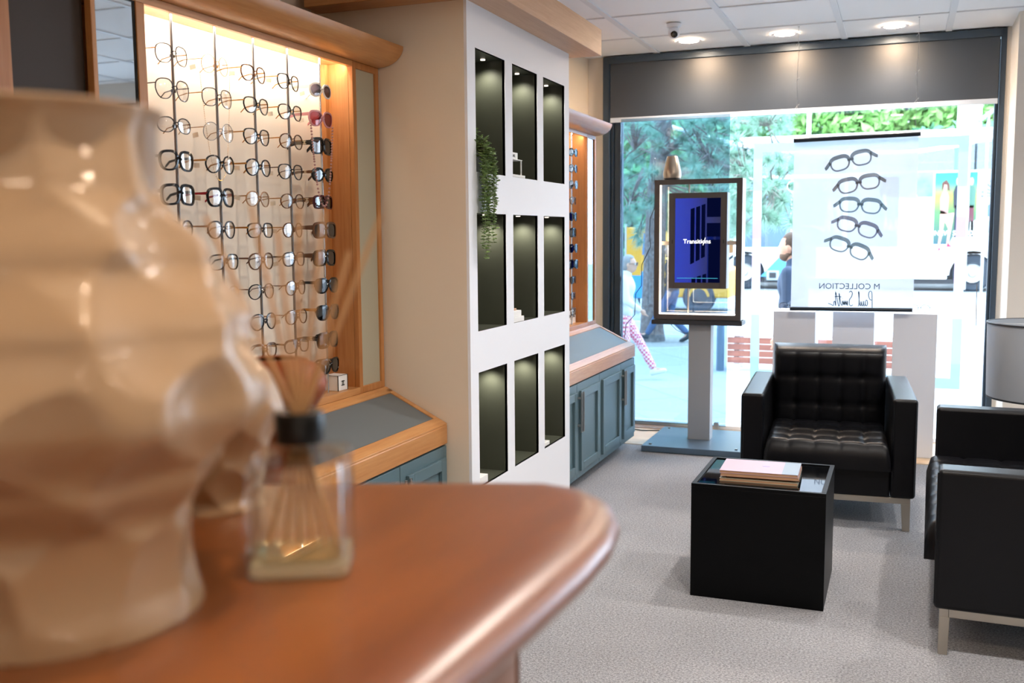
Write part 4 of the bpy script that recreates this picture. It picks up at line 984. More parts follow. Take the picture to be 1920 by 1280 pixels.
# reed diffuser
TR = math.radians(27)
rd = thing('reed_diffuser','square clear glass reed diffuser bottle with black collar on the counter','diffuser',(-.411,.618,ZT+.0005),TR)
gm = thinglass('bottle_glass',(.99,.99,.98),.03,mx_=.6); lq = thinglass('amber_liquid',(.99,.96,.86),.02,mx_=.25); gb_ = sheer('thick_glass_base','fff6dc',.55,.35)
def rsq(s, z, r_=.008, n=4):
    o_=[]
    for (cx,cy,a0) in ((1,1,0),(-1,1,PI/2),(-1,-1,PI),(1,-1,3*PI/2)):
        for k in range(n+1):
            a=a0+PI/2*k/n; o_.append((cx*(s-r_)+r_*cos(a), cy*(s-r_)+r_*sin(a), z))
    return o_
def loft(rg, cap0=True, cap1=True):
    mb=MB(); n=len(rg[0]); vs=[v for r_ in rg for v in r_]; fs=[]
    for i in range(len(rg)-1):
        for k in range(n):
            l=(k+1)%n; fs.append((i*n+k,i*n+l,(i+1)*n+l,(i+1)*n+k))
    if cap0: fs.append(tuple(range(n-1,-1,-1)))
    if cap1: fs.append(tuple((len(rg)-1)*n+k for k in range(n)))
    return mb.add(vs,fs)
def rsc(s,z,n=20): return [(s*cos(2*PI*(k+.5)/n-PI/n*0),s*sin(2*PI*(k+.5)/n),z) for k in range(n)]
hs=.0365
outer=[rsq(hs-.003,0),rsq(hs,.003),rsq(hs,.080),rsq(hs-.003,.086),rsq(.020,.090,.0195),rsq(.013,.092,.0125),rsq(.013,.100,.0125)]
inner=[rsq(.010,.100,.0095),rsq(.010,.091,.0095),rsq(.019,.086,.0185),rsq(hs-.006,.082),rsq(hs-.0045,.078),rsq(hs-.0045,.014),rsq(hs-.008,.010)]
part('bottle', loft(outer+inner,True,True), gm, rd, smooth=35, label='thick clear glass bottle')
part('fragrance_oil', loft([rsq(hs-.0083,.0102),rsq(hs-.0047,.0142),rsq(hs-.0047,.066)]), lq, rd, smooth=35, label='pale amber liquid')
part('bottle_base', loft([rsq(hs-.004,.0008),rsq(hs-.0014,.003),rsq(hs-.0014,.0092),rsq(hs-.006,.0094)]), gb_, rd, smooth=35, label='thick clear glass base')
part('collar', MB().lathe([(.0105,.094),(.0175,.094),(.018,.096),(.018,.115),(.017,.117),(.0105,.117),(.0105,.094)],n=40), pbr('black_collar','08090b',.3), rd, smooth=40, label='black ring collar')
Ri = Matrix.Rotation(-TR,4,'Z')
for (px,py,bx_,by_) in ((385,405,.014,.0),(470,385,.01,.012),(520,430,-.004,-.006),(560,385,-.008,.01),(608,395,-.012,-.008),(655,470,-.016,.006),(714,405,-.018,-.002)):
    # the top ends lie on the plane through the bottle that faces the camera
    tp_ = onY(px,py,.62+(px-550)*.00013) ; tl = Ri @ (tp_-Vector((-.411,.618,ZT+.0005)))
    topv = Vector(tl); mid = Vector((tl.x*.04,tl.y*.04,.112)); d_ = (topv-mid).normalized(); botz=.016
    bot = mid - d_*((.112-botz)/d_.z)
    bot.x = max(-.026,min(.026,bot.x)); bot.y=max(-.026,min(.026,bot.y))
    part('reed', MB().tube([bot,mid,topv],.0017,8), M['reed'], rd, smooth=60)

# dimpled vases
def dimple_vase(name, loc, Rb, H, prof, label, seed, dn=26, dr=.042, dd=.014, rot=0):
    rnd = random.Random(seed)
    cs = []
    rows = 6
    for j in range(rows):
        for k in range(9):
            cs.append(((k+.5*(j%2))*2*PI/9+rnd.uniform(-.12,.12)+rot, H*(.12+.8*j/(rows-1))+rnd.uniform(-.012,.012), rnd.uniform(.8,1.15)*dr, rnd.uniform(.7,1.2)*dd))
    def rad(z):
        u = z/H
        for i in range(len(prof)-1):
            if prof[i][0] <= u <= prof[i+1][0]:
                t=(u-prof[i][0])/(prof[i+1][0]-prof[i][0]); t=t*t*(3-2*t); return Rb*(prof[i][1]*(1-t)+prof[i+1][1]*t)
        return Rb*prof[-1][1]
    def fn(u,v):
        a=2*PI*u; z=H*v; r_=rad(z); k=0
        for (ca,cz,cr,cd) in cs:
            da=(a-ca+PI)%(2*PI)-PI; q=math.hypot(da*r_,z-cz)/cr
            if q<1.0: k = max(k, cd*(1-q*q))
        edge=min(1,v/.06)*min(1,(1-v)/.03)
        r_ -= k*edge; return (r_*cos(a),r_*sin(a),z)
    mb = MB().grid(fn,168,110)
    # rolled rim and hollow inside
    rt_=rad(H)
    mb.lathe([(rt_,H),(rt_-.003,H+.002),(rt_-.006,H),(rt_-.006,H*.75),(rt_*.8,H*.3),(0,.02)],n=60).lathe([(rad(0),0),(0,0)],n=60)
    t = part(name, mb, M['ceramic'], None, smooth=70, loc=loc, merge=True)
    return tag(t,label,'vase')
vb = Vector((-.517,.488,ZT+.0005))
dimple_vase('ceramic_vase', vb, .100, .325, [(0,.93),(.2,.95),(.30,1.15),(.43,1.42),(.58,1.34),(.71,1.08),(.85,.86),(1,.80)], 'large white dimpled ceramic vase blurred at the left edge of the counter', 4, dr=.042, dd=.013)
dimple_vase('ceramic_vase', Vector((-.575,.735,ZT+.0005)), .048, .15, [(0,.8),(.3,1.0),(.6,1.3),(1,.8)], 'smaller white dimpled vase half hidden behind the large one', 9, dr=.026, dd=.008)

# wooden bowl on a slim pedestal beyond the counter
d = ray(515,710); d = d/d.y; bp_ = CP + d*1.198
pd = thing('pedestal_stand','slim turned wooden pedestal beyond the counter, under the wooden bowl','stand',(bp_.x,bp_.y,0))
part('shaft', MB().lathe([(0,.03),(.028,.03),(.024,.3),(.022,1.0),(.030,1.16),(.036,1.18),(.036,1.19),(0,1.19)],n=32), M['bowlwood'], pd, smooth=40)
part('foot', MB().lathe([(0,0),(.16,0),(.16,.02),(.14,.03),(0,.03)],n=48), M['bowlwood'], pd, smooth=40)
solo('wooden_bowl', MB().lathe([(0,0),(.040,0),(.047,.004),(.060,.018),(.071,.036),(.0745,.050),(.070,.064),(.059,.077),(.045,.085),(.036,.087),(.032,.085),(.042,.080),(.064,.058),(.06,.03),(.04,.012),(0,.01)],n=64), M['bowlwood'], 'round turned orange-brown wooden bowl seen behind the diffuser reeds','bowl',loc=(bp_.x,bp_.y,1.1905), smooth=60)

# ------------------------------------------------------------------ the street
GZ = -.30
struct('floor_street', MB().box(-40,40,7.45,19.5,GZ-.2,GZ), M['paving'], 'pale paved pavement outside the window')
M['road'] = pbr('pale_asphalt','8f969d',.85,noise=.06,nscale=3)
struct('floor_road', MB().box(-60,60,19.5,60,GZ-.25,GZ-.08), M['road'], 'pale grey road behind the pavement')
struct('trim_4', MB().box(-40,40,19.5,19.75,GZ-.2,GZ+.004), pbr('kerb_stone','b4b8bc',.8), 'kerb stones between pavement and road')
struct('wall_outside', MB().box(-40,-2.13,7.42,7.55,GZ,2.9).box(.6,1.25,7.42,7.55,GZ,2.9).box(-2.13,.6,7.45,7.55,GZ,-.001), M['cream'], 'outside wall of the shop')

# bench
bb = onZ(1363,694,GZ); bY = bb.y
bx0 = bb.x; bx1 = onY(1700,650,bY).x
bn_ = thing('street_bench','long brown slatted timber bench on pale legs outside the window','bench',((bx0+bx1)/2,bY,GZ)); hw=(bx1-bx0)/2
M['redwood'] = wood('bench_timber','6f3f35','925a4a','x',rough=.6)
for k in range(4): part('slat', MB().box(-hw,hw,0,.03,.10+.085*k,.175+.085*k), M['redwood'], bn_, bev=.004)
for k in range(4): part('seat_slat', MB().box(-hw,hw,.0+.13*k,.115+.13*k,.445,.48), pbr('pale_slat','b39a98',.7) if 'pale_slat' not in bpy.data.materials else bpy.data.materials['pale_slat'], bn_, bev=.004)  # seat slats paler and greyer than the front slats
for k in range(4):
    x = -hw+.08+(2*hw-.2)*k/3; part('leg', MB().box(x,x+.07,.035,.10,0,.445).box(x,x+.07,.40,.46,0,.445), M['kioskwhite'], bn_, bev=.004)
bs = thing('street_bin','dark slim litter post beside the timber bench','post',(onZ(1357,700,GZ).x-.09,bY-.05,GZ))
part('post_body', MB().lathe([(0,0),(.05,0),(.05,.55),(.045,.6),(0,.61)],n=20), M['basegrey'], bs, smooth=40)
part('post_cap', MB().lathe([(0,.6),(.055,.6),(.05,.63),(0,.64)],n=20), M['charcoal'], bs, smooth=40)

# figures -----------------------------------------------------------------
def blob(mb_caps, vox, name, mat, parent=None, extra=None, sm=True):
    mb = MB()
    for c in mb_caps:
        if c[0] == 't':
            P0,P1,ra,rb = Vector(c[1]),Vector(c[2]),c[3],c[4]; n=7
            pts=[P0.lerp(P1,k/n) for k in range(n+1)]; mb.tube(pts,[ra+(rb-ra)*k/n for k in range(n+1)],12)
            mb.sphere(P0,ra,12,8); mb.sphere(P1,rb,12,8)
        elif c[0] == 'e':
            mb.sphere(c[1],c[2],16,12,mat=c[3] if len(c)>3 else None)
        elif c[0] == 'b':
            mb.box(*c[1:7])
    me = mb.mesh(name,[mat]); o = link(name,me)
    r_ = o.modifiers.new('r','REMESH'); r_.mode='VOXEL'; r_.voxel_size=vox
    s_ = o.modifiers.new('s','SMOOTH'); s_.iterations=3; s_.factor=.5
    dg = bpy.context.evaluated_depsgraph_get(); me2 = bpy.data.meshes.new_from_object(o.evaluated_get(dg))
    bpy.data.objects.remove(o); bpy.data.meshes.remove(me); me2.name=name
    me2.materials.clear(); me2.materials.append(mat)
    for p in me2.polygons: p.use_smooth=True
    return link(name,me2,parent)
SK = pbr('skin','c99a83',.55)
def person(loc, rz, s, label, hair, top, legs, shoe, pose, glasses=False, beard=None, stoop=0.0, longcoat=False, dress=None):
    """faces local +x; s is standing height"""
    t = thing('person', label, 'person', loc, rz); k = s/1.72
    V_ = lambda x,y,z: (x*k,y*k,z*k)
    hipz = pose.get('hip',.90); ch = 1.28; nk = 1.46; hd = 1.60; st_ = stoop
    def limb(p,q,ra,rb): return ('t',V_(*p),V_(*q),ra*k,rb*k)
    caps = [('e',V_(0,0,hipz+.02),(.105*k,.155*k,.12*k)),('e',V_(st_*.3,0,1.10),(.10*k,.135*k,.17*k)),('e',V_(st_*.6,0,ch),(.115*k,.175*k,.16*k)),
            limb((st_*.75,0,nk-.06),(st_+.015,0,nk+.06),.058,.052)]
    hc = (st_+.035,0,hd)
    caps += [('e',V_(*hc),(.092*k,.075*k,.112*k)),('e',V_(hc[0]+.03,0,hd-.06),(.06*k,.052*k,.06*k)),('e',V_(hc[0]+.096,0,hd-.015),(.018*k,.013*k,.024*k)),
             ('e',V_(hc[0]+.085,0,hd-.062),(.016*k,.024*k,.008*k)),('e',V_(hc[0]+.078,0,hd+.022),(.014*k,.045*k,.01*k)),('e',V_(hc[0]-.005,.076,hd-.01),(.02*k,.012*k,.03*k)),('e',V_(hc[0]-.005,-.076,hd-.01),(.02*k,.012*k,.03*k))]
    tops = [('e',V_(st_*.2,0,hipz+.08),(.125*k,.170*k,.13*k)),('e',V_(st_*.3,0,1.10),(.125*k,.158*k,.19*k)),('e',V_(st_*.6,0,ch),(.135*k,.195*k,.17*k)),limb((st_*.75,0,nk-.06),(st_+.0,0,nk+.01),.075,.068)]
    leg = [('e',V_(0,0,hipz),(.12*k,.168*k,.12*k))]; feet=[]
    for sd,(kn,an,toe) in zip((1,-1),pose['legs']):
        h = (0,sd*.09,hipz-.02)
        caps += [limb(h,kn,.078,.052),limb(kn,an,.052,.034),limb(an,toe,.036,.028)]
        cuff = tuple(kn[i]+(an[i]-kn[i])*.86 for i in range(3))
        leg += [limb(h,kn,.092,.066),limb(kn,cuff,.066,.056)]
        feet.append([limb((an[0]-.02,an[1],an[2]-.035),toe,.045,.036),limb(an,(an[0]-.03,an[1],an[2]-.045),.045,.040)])
    for sd,(el,wr) in zip((1,-1),pose['arms']):
        sh = (st_*.62,sd*.175,ch+.10)
        caps += [limb(sh,el,.048,.038),limb(el,wr,.038,.026)]
        tops += [limb(sh,el,.066,.055),limb(el,tuple(el[i]+(wr[i]-el[i])*.9 for i in range(3)),.055,.043)]
        d = (Vector(wr)-Vector(el)).normalized(); P_=Vector(wr)+d*.045
        caps.append(('e',V_(*P_),(.032*k,.02*k,.045*k)))
        for f_,(fx,ln) in enumerate(((-.022,.060),(-.008,.072),(.008,.068),(.021,.054))):
            b0 = P_+Vector((fx,0,-.02)); m0=b0+d*ln*.55; e0=m0+(d+Vector((.35,0,0))).normalized()*ln*.5
            caps += [limb(tuple(b0),tuple(m0),.0085,.008),limb(tuple(m0),tuple(e0),.008,.007)]
        caps.append(limb(tuple(P_+Vector((.02,0,.02))),tuple(P_+Vector((.05,0,-.02))),.010,.008))
    blob(caps,.013*k,'body',SK,t)
    blob(tops,.018*k,'jacket',top,t)
    if longcoat: pass
    blob(leg,.018*k,'trousers',legs,t)
    for f_ in feet: blob(f_,.014*k,'shoe',shoe,t)
    hh = [('e',V_(hc[0]-.018,0,hd+.035),(.096*k,.083*k,.098*k)),('e',V_(hc[0]-.045,0,hd-.02),(.07*k,.076*k,.085*k))]
    o = blob(hh,.012*k,'hair',hair,t)
    # trim the hair away from the face
    bm = bmesh.new(); bm.from_mesh(o.data)
    dl = [v for v in bm.verts if v.co.x > (hc[0]+.025)*k and v.co.z < (hd+.078)*k or (v.co.x > (hc[0]+.0)*k and v.co.z < (hd+.0)*k)]
    bmesh.ops.delete(bm,geom=dl,context='VERTS'); bm.to_mesh(o.data); bm.free()
    for sd in (1,-1):
        part('eye', MB().sphere(V_(hc[0]+.083,sd*.03,hd+.002),.011*k,10,8), M['paper'], t, smooth=180)
        part('pupil', MB().sphere(V_(hc[0]+.0915,sd*.03,hd+.002),.005*k,8,6), M['black'], t, smooth=180)
    if beard:
        blob([('e',V_(hc[0]+.035,0,hd-.078),(.062*k,.056*k,.048*k)),('e',V_(hc[0]+.0,0,hd-.05),(.05*k,.071*k,.05*k))],.012*k,'beard',beard,t)
    if glasses:
        g = MB()
        for sd in (1,-1):
            g.tube([V_(hc[0]+.104,sd*(.034)+.026*cos(a),hd+.002+.022*sin(a)) for a in [2*PI*i/16 for i in range(16)]],.003*k,6,closed=True)
            g.tube([V_(hc[0]+.104,sd*.06,hd+.008),V_(hc[0]+.0,sd*.082,hd+.004)],.003*k,6)
            g.lathe([(0,0),(.024*k,0)],n=14) if False else None
        g.tube([V_(hc[0]+.106,.010,hd+.005),V_(hc[0]+.106,-.010,hd+.005)],.003*k,6)
        part('glasses', g, EM['black'], t, smooth=60)
    return t
navy = pbr('navy_cloth','31425a',.8); cream_ = pbr('cream_cloth','d8d4cc',.8); dkhair = pbr('brown_hair','4a3a30',.7); ghair = pbr('grey_hair','8a8684',.7)
trous = pbr('dark_trousers','2a3038',.8); shoe_w = pbr('white_trainer','e2e4e6',.6)
m, nt, out = newmat('pink_checked_cloth'); tc=N(nt,'ShaderNodeTexCoord'); ck=N(nt,'ShaderNodeTexChecker',_Scale=38.0); ck.inputs['Color1'].default_value=lin('d65f73'); ck.inputs['Color2'].default_value=lin('efd2d6')
b=N(nt,'ShaderNodeBsdfPrincipled',_Roughness=.8); nt.links.new(tc.outputs['Object'],ck.inputs['Vector']); nt.links.new(ck.outputs['Color'],b.inputs['Base Color']); nt.links.new(b.outputs[0],out.inputs['Surface']); pinkck=m
stand = dict(legs=(((.02,.09,.47),(0,.09,.08),(.14,.10,.03)),((.02,-.09,.47),(-.02,-.09,.08),(.12,-.10,.03))), arms=(((-.02,.25,1.10),(.06,.26,.86)),((-.02,-.25,1.10),(.06,-.26,.86))))
stride = dict(hip=.87,legs=(((.22,.09,.50),(.42,.09,.13),(.56,.09,.13)),((.06,-.09,.46),(-.26,-.09,.15),(-.14,-.09,.03))), arms=(((-.12,.22,1.12),(-.02,.24,.90)),((.10,-.24,1.10),(.28,-.22,.98))))
mp_ = onY(1490,438,9.0)
person((mp_.x-.0,9.0,GZ), PI-.15, 1.74*(1.45-GZ-.02)/1.72*1.0, 'bearded man in dark blue hooded jacket, in profile left of the banner','' or dkhair, navy, trous, pbr('brown_shoe','4a3a30',.6), stand, beard=pbr('brown_beard','6a5446',.8))
wp = onZ(1205,712,GZ)
person((onY(1172,600,wp.y).x-.02,wp.y,GZ), .05, 1.50, 'grey-haired woman in cream jacket and pink checked trousers striding past on the left', ghair, cream_, pinkck, shoe_w, stride, glasses=True, stoop=.05)
jp = onZ(1246,642,GZ)
person((jp.x+.12,jp.y,GZ), PI, 1.62, 'person in blue jeans and dark coat walking far off behind the kiosk', dkhair, trous, pbr('blue_jeans','3e5a7c',.8), M['charcoal'], stride)

# pine tree -----------------------------------------------------------------
tp_ = onZ(1222,640,GZ); TX,TY = tp_.x,tp_.y
bark = pbr('pine_bark','6d6462',.9,noise=.5,nscale=18,bump=.8,bscale=14)
pt = thing('pine_tree','large pine tree with thick trunk in a gravel pit outside on the left','tree',(TX,TY,GZ))
rnd = random.Random(11)
tr_ = MB(); tr_.tube([(.0,0,-.02),(.0,0,.25),(.03,.0,1.2),(.05,.1,2.4),(.15,.2,4.2),(.3,.3,6.2)],[.23,.19,.175,.165,.14,.08],16)
part('trunk', tr_, bark, pt, smooth=60)
br_m = MB(); nd = MB(); tips=[]
def P3(px,py,dy): return onY(px,py,TY+dy)-Vector((TX,TY,GZ))
targets = []
for k in range(165):
    px = rnd.uniform(1150,1400); py = rnd.uniform(190,470)
    lim = 330+130*math.exp(-((px-1195)/55)**2) if px < 1300 else 430-.25*(px-1300)
    if px>1235 and px<1300: lim = 330
    if py > lim and not (px>1300 and py<440): continue
    targets.append(P3(px,py,rnd.uniform(-2.2,1.5)))
for k in range(95):
    px = rnd.uniform(1330,1500); py = rnd.uniform(285,438)
    if py > 430-.15*abs(px-1440): continue
    targets.append(P3(px,py,rnd.uniform(-2.5,.8)))
for k in range(14): targets.append(P3(rnd.uniform(1405,1490),rnd.uniform(205,250),rnd.uniform(-2,0)))
for k in range(30): targets.append(P3(rnd.uniform(1160,1400),rnd.uniform(60,200),rnd.uniform(-2,1)))
hubs = [Vector((.1,.1,3.0)),Vector((.12,.15,3.8)),Vector((.2,.2,4.8)),Vector((.05,.1,2.6))]
limbs = [P3(1330,300,-.8),P3(1400,330,-1),P3(1450,360,-1),P3(1190,280,-.6),P3(1180,380,-1),P3(1300,240,0),P3(1440,235,-.8)]
for lb in limbs:
    h = min(hubs,key=lambda q:(q-lb).length); mid=(h+lb)/2+Vector((0,0,.35)); br_m.tube([h,mid,lb],[.06,.04,.02],8)
for tg in targets:
    h = min(limbs+hubs,key=lambda q:(q-tg).length); mid=(h+tg)/2+Vector((rnd.uniform(-.1,.1),0,rnd.uniform(0,.15)))
    br_m.tube([h,mid,tg],[.015,.011,.006],5)
    ax = (tg-mid).normalized()
    for j in range(105):
        d = Vector((rnd.gauss(0,1),rnd.gauss(0,1),rnd.gauss(0,1))).normalized(); d=(d+ax*.7).normalized()
        s0 = tg - ax*rnd.uniform(0,.12); L_=rnd.uniform(.13,.24); w_=d.cross(Vector((rnd.random(),rnd.random(),rnd.random()))).normalized()*.0062
        e_=s0+d*L_; q=d.cross(w_).normalized()*.004
        nd.add([s0+w_,s0-w_,s0+q,e_],[(0,1,3),(1,2,3),(2,0,3)])
part('branches', br_m, bark, pt, smooth=60)
M['needle'] = pbr('pine_needles','86ab98',.6,noise=.35,nscale=2.5)
part('needles', nd, M['needle'], pt)['kind']='stuff'
struct('trim_5', MB().lathe([(0,.012),(.75,.01),(.8,0)],n=40).xf(Matrix.Translation((TX,TY,GZ))), pbr('tree_pit_gravel','8d8a86',.9,noise=.5,nscale=60,bump=.8,bscale=90), 'grey gravel of the tree pit')

# bus ---------------------------------------------------------------------
wb = onZ(1822,547,GZ-.08); BY = wb.y; BX=wb.x
white_b = pbr('bus_white','e6e9ec',.35); glassd = pbr('bus_window','4a6f96',.08,spec=.8); tyre = pbr('tyre','2c3742',.7)
def bp2(px,py): p=onY(px,py,BY); return p.x-BX, p.z-(GZ-.08)
bus = thing('double_decker_bus','long white double-decker bus with people poster, seen through the banner','bus',(BX,BY,GZ-.08))
xl = -7.2; xr = 3.4; Zt=bp2(1700,245)[1]; zw1=bp2(1700,262)[1]; zw0=bp2(1700,322)[1]; 
# hull with wheel arches cut by building it from slabs
hull = MB(); za = .38; zr = 1.15
wheels=[(0,.0),(bp2(1395,547)[0],0)]
edges=[xl]
for wx,_ in sorted(wheels): edges += [wx-.72,wx+.72]
edges.append(xr)
for i in range(0,len(edges),2): hull.box(edges[i],edges[i+1],0,2.5,za,zr)
hull.box(xl,xr,0,2.5,zr,zw0)
for wx,_ in wheels:
    n_=12
    for k in range(n_):
        a0=PI*k/n_; a1=PI*(k+1)/n_; R1=.66
        hull.prism([(wx+R1*cos(a0),.50+R1*sin(a0)),(wx+R1*cos(a1),.50+R1*sin(a1)),(wx+.73*cos(a1)*1.0,max(.50+.75*sin(a1),.5)),(wx+.73*cos(a0),max(.5+.75*sin(a0),.5))],'y',0,.3)
        hull.prism([(wx+.73*cos(a0),.5+.7*sin(a0)),(wx+.73*cos(a1),.5+.7*sin(a1)),(wx+.73*cos(a1),zr),(wx+.73*cos(a0),zr)],'y',0.001,.3)
part('body', hull, white_b, bus)
part('wheel_well', MB().box(wheels[0][0]-.72,wheels[0][0]+.72,.3,2.2,.4,zr-.001).box(wheels[1][0]-.72,wheels[1][0]+.72,.3,2.2,.4,zr-.001), M['charcoal'], bus)
part('roof', MB().box(xl,xr,0,2.5,zw1,Zt), white_b, bus, bev=.08, seg=3)
dx = (xr-xl)/8
part('window_posts', MB().box(xl,xl+.12,.02,2.48,zw0,zw1).box(xr-.12,xr,.02,2.48,zw0,zw1), glassd, bus)
for k in range(1,8): part('window_post', MB().box(xl+dx*k-.05,xl+dx*k+.05,.02,.1,zw0,zw1).box(xl+dx*k-.05,xl+dx*k+.05,2.4,2.48,zw0,zw1), glassd, bus)
part('upper_glass', MB().box(xl+.12,xr-.12,.04,.05,zw0,zw1), thinglass('bus_glass',(.55,.70,.85),.12), bus)
seatm = pbr('seat_blue','2f5f9e',.6); orail = pbr('orange_rail','c9683a',.5)
for k in range(13):
    x=xl+.7+k*.78; part('seat_back', MB().box(x,x+.12,.3,.75,zw0+.0,zw0+.42).box(x,x+.12,1.6,2.1,zw0,zw0+.42), seatm, bus, bev=.03)
part('grab_rail', MB().box(xl+.3,xr-.3,.22,.25,zw0+.26,zw0+.30), orail, bus)
# lower windows
zl0 = bp2(1450,463)[1]; zl1 = bp2(1600,372)[1]; zl2=bp2(1600,326)[1]
for k in range(3):
    x0=xl+.3+k*1.62; part('lower_window', MB().box(x0,x0+1.5,-.012,.0,zl0,zl2-.1), glassd, bus, bev=.004)
part('graphic_band', MB().box(bp2(1660,0)[0],bp2(1748,400)[0],-.012,0,zl1,zl2), pbr('teal_graphic','6fa3b4',.4,noise=.4,nscale=2), bus)
ax0,az0 = bp2(1749,458); ax1,az1 = bp2(1834,322)
m, nt, out = newmat('poster_green'); tc=N(nt,'ShaderNodeTexCoord'); sp_=N(nt,'ShaderNodeSeparateXYZ'); nt.links.new(tc.outputs['Object'],sp_.inputs[0]); mr=N(nt,'ShaderNodeMapRange'); mr.inputs['From Min'].default_value=az0; mr.inputs['From Max'].default_value=az1
nt.links.new(sp_.outputs['Z'],mr.inputs['Value']); r=N(nt,'ShaderNodeValToRGB'); e=r.color_ramp.elements; e[0].color=lin('24505c'); e[1].color=lin('147a72'); q=e.new(.45); q.color=lin('4a7a48'); q=e.new(.68); q.color=lin('9aa63c'); q=e.new(.85); q.color=lin('2a8a74')
b=N(nt,'ShaderNodeBsdfPrincipled',_Roughness=.4); nt.links.new(mr.outputs['Result'],r.inputs['Fac']); nt.links.new(r.outputs['Color'],b.inputs['Base Color']); nt.links.new(b.outputs[0],out.inputs['Surface'])
po = part('poster', MB().box(ax0,ax1,-.02,0,az0,az1), m, bus, label='green poster of three posing figures')
part('poster_border', MB().box(ax0-.03,ax1+.03,-.014,0,az0-.05,az0).box(ax0-.03,ax0,-.014,0,az0,az1).box(ax1,ax1+.03,-.014,0,az0,az1), M['paper'], bus)
def flat(poly,mat,name='poster_figure'):
    return part(name, MB().prism(poly,'y',-.024,-.0205), mat, po)
pw=ax1-ax0; ph=az1-az0
def q_(u,v): return (ax0+pw*u, az0+ph*v)
skp = pbr('poster_skin','d9a58e',.5); hp=pbr('poster_hair','5a2f2a',.5); drk=pbr('poster_suit','1c2838',.5); grs=pbr('poster_green_suit','4f7a6a',.5); rdp=pbr('poster_red','c02a50',.5); drs=pbr('poster_dress','a07a74',.5); gst=pbr('poster_plinth','b9c2c0',.5)
def fig(u,v,s,mat,legm,seated=False):
    C_=lambda uu,vv: q_(u+uu*s,v+vv*s)
    if seated:
        flat([C_(-.10,.0),C_(.0,-.02),C_(.10,-.06),C_(.26,-.04),C_(.20,-.30),C_(.14,-.52),C_(.09,-.52),C_(.12,-.28),C_(.02,-.16),C_(-.04,-.42),C_(-.10,-.58),C_(-.14,-.58),C_(-.10,-.36)],legm)
        flat([C_(-.145,-.64),C_(-.05,-.60),C_(-.10,-.56)],rdp); flat([C_(.08,-.56),C_(.24,-.56),C_(.12,-.50)],rdp)
    else:
        flat([C_(-.07,-.02),C_(.08,-.02),C_(.09,-.50),C_(.03,-.50),C_(.01,-.12),C_(-.02,-.50),C_(-.07,-.50)],legm)
    flat([C_(-.10,-.06),C_(.10,-.06),C_(.12,.20),C_(.07,.28),C_(-.06,.28),C_(-.12,.18)],mat)
    flat([C_(.052*cos(a),.345+.06*sin(a)) for a in [2*PI*i/14 for i in range(14)]],skp)
fig(.24,.48,.92,drs,skp,True); flat([q_(.17,.76),q_(.17,.86),q_(.27,.90),q_(.34,.84),q_(.36,.74),q_(.30,.76),q_(.29,.83),q_(.22,.84),q_(.20,.76)],hp)
fig(.55,.56,.92,drk,drk); fig(.86,.56,.90,grs,pbr('poster_maroon','6a3040',.5))
flat([q_(.38,.0),q_(1,.0),q_(1,.34),q_(.7,.28),q_(.55,.22)],gst,'poster_ground')
part('poster_text', text_mb('NEW SEASON',.20,.003,True).xf(faceY(*[(ax0+pw*.55),-.028,(az0+ph*.155)])), M['paper'], po, label='white lettering')
part('poster_text', text_mb('10.10.24',.13,.003,True).xf(faceY((ax0+pw*.5),-.028,(az0+ph*.07))), M['paper'], po) if False else None
bx0_,bz0_=bp2(1838,368); bx1_,bz1_=bp2(1868,320)
ar = MB().box(bx0_,xr-.1,-.014,0,bz0_,bz1_); part('arch_graphic', ar, pbr('pale_lilac','9aa0b8',.5), bus)
ar = MB()
for k in range(15):
    a=PI*k/14; cx=bx0_+.62; cz=bz0_
    ar.add([(cx+.34*cos(a-.04),-.017,cz+.34*sin(a-.04)),(cx+.34*cos(a+.04),-.017,cz+.34*sin(a+.04)),(cx+.60*cos(a+.05),-.017,cz+.60*sin(a+.05)),(cx+.60*cos(a-.05),-.017,cz+.60*sin(a-.05))],[(0,1,2,3)])
for i in range(0,len(ar.v),4): pass
part('arch_rays', MB().add([v for v in ar.v]+[(x,y+.002,z) for x,y,z in ar.v], ar.f+[tuple(i+len(ar.v) for i in reversed(f)) for f in ar.f]+[(f[k],f[(k+1)%4],f[(k+1)%4]+len(ar.v),f[k]+len(ar.v)) for f in ar.f for k in range(4)]), pbr('lilac_dark','5f6382',.5), bus)
# small panels low on the rear side
for (px0,py0,px1,py1,c_) in ((1851,383,1860,406,'4d6a84'),(1844,413,1866,436,'8ea2b2'),(1854,427,1866,457,'3c4a58'),(1851,470,1864,482,'41566a')):
    a_=bp2(px0,py1); b_=bp2(px1,py0); part('side_panel_box', MB().box(a_[0],b_[0],-.03,0,a_[1],b_[1]), pbr('panel_'+c_,c_,.4), bus, bev=.01)
a_=bp2(1437,525); b_=bp2(1461,507); part('vent', MB().box(a_[0],b_[0],-.03,0,a_[1],b_[1]), pbr('vent_grey','9fb0bc',.5), bus, bev=.02); part('vent_opening', MB().box(a_[0]+.09,b_[0]-.09,-.04,-.0305,a_[1]+.07,b_[1]-.06), M['charcoal'], bus)
pb = pbr('bus_blue','4f9ccc',.4); P0=bp2(1425,545); P1=bp2(1487,455); P2=bp2(1530,455); P3_=bp2(1530,545)
part('blue_stripe', MB().prism([(P0[0],.42),P1,P2,(P3_[0],.42)],'y',-.008,0), pb, bus, label='sky blue diagonal stripe')
a_=bp2(1398,258); b_=bp2(1520,246)
part('roof_patch', MB().prism([(xl,zw1+.02),(a_[0]+1.5,zw1+.02),(a_[0]+.9,Zt-.12),(xl,Zt-.12)],'y',-.01,0), pbr('roof_cyan','8fd0e2',.4), bus)
part('skirt', MB().box(xl+.2,xr-.2,.15,2.3,.22,.38), M['charcoal'], bus)
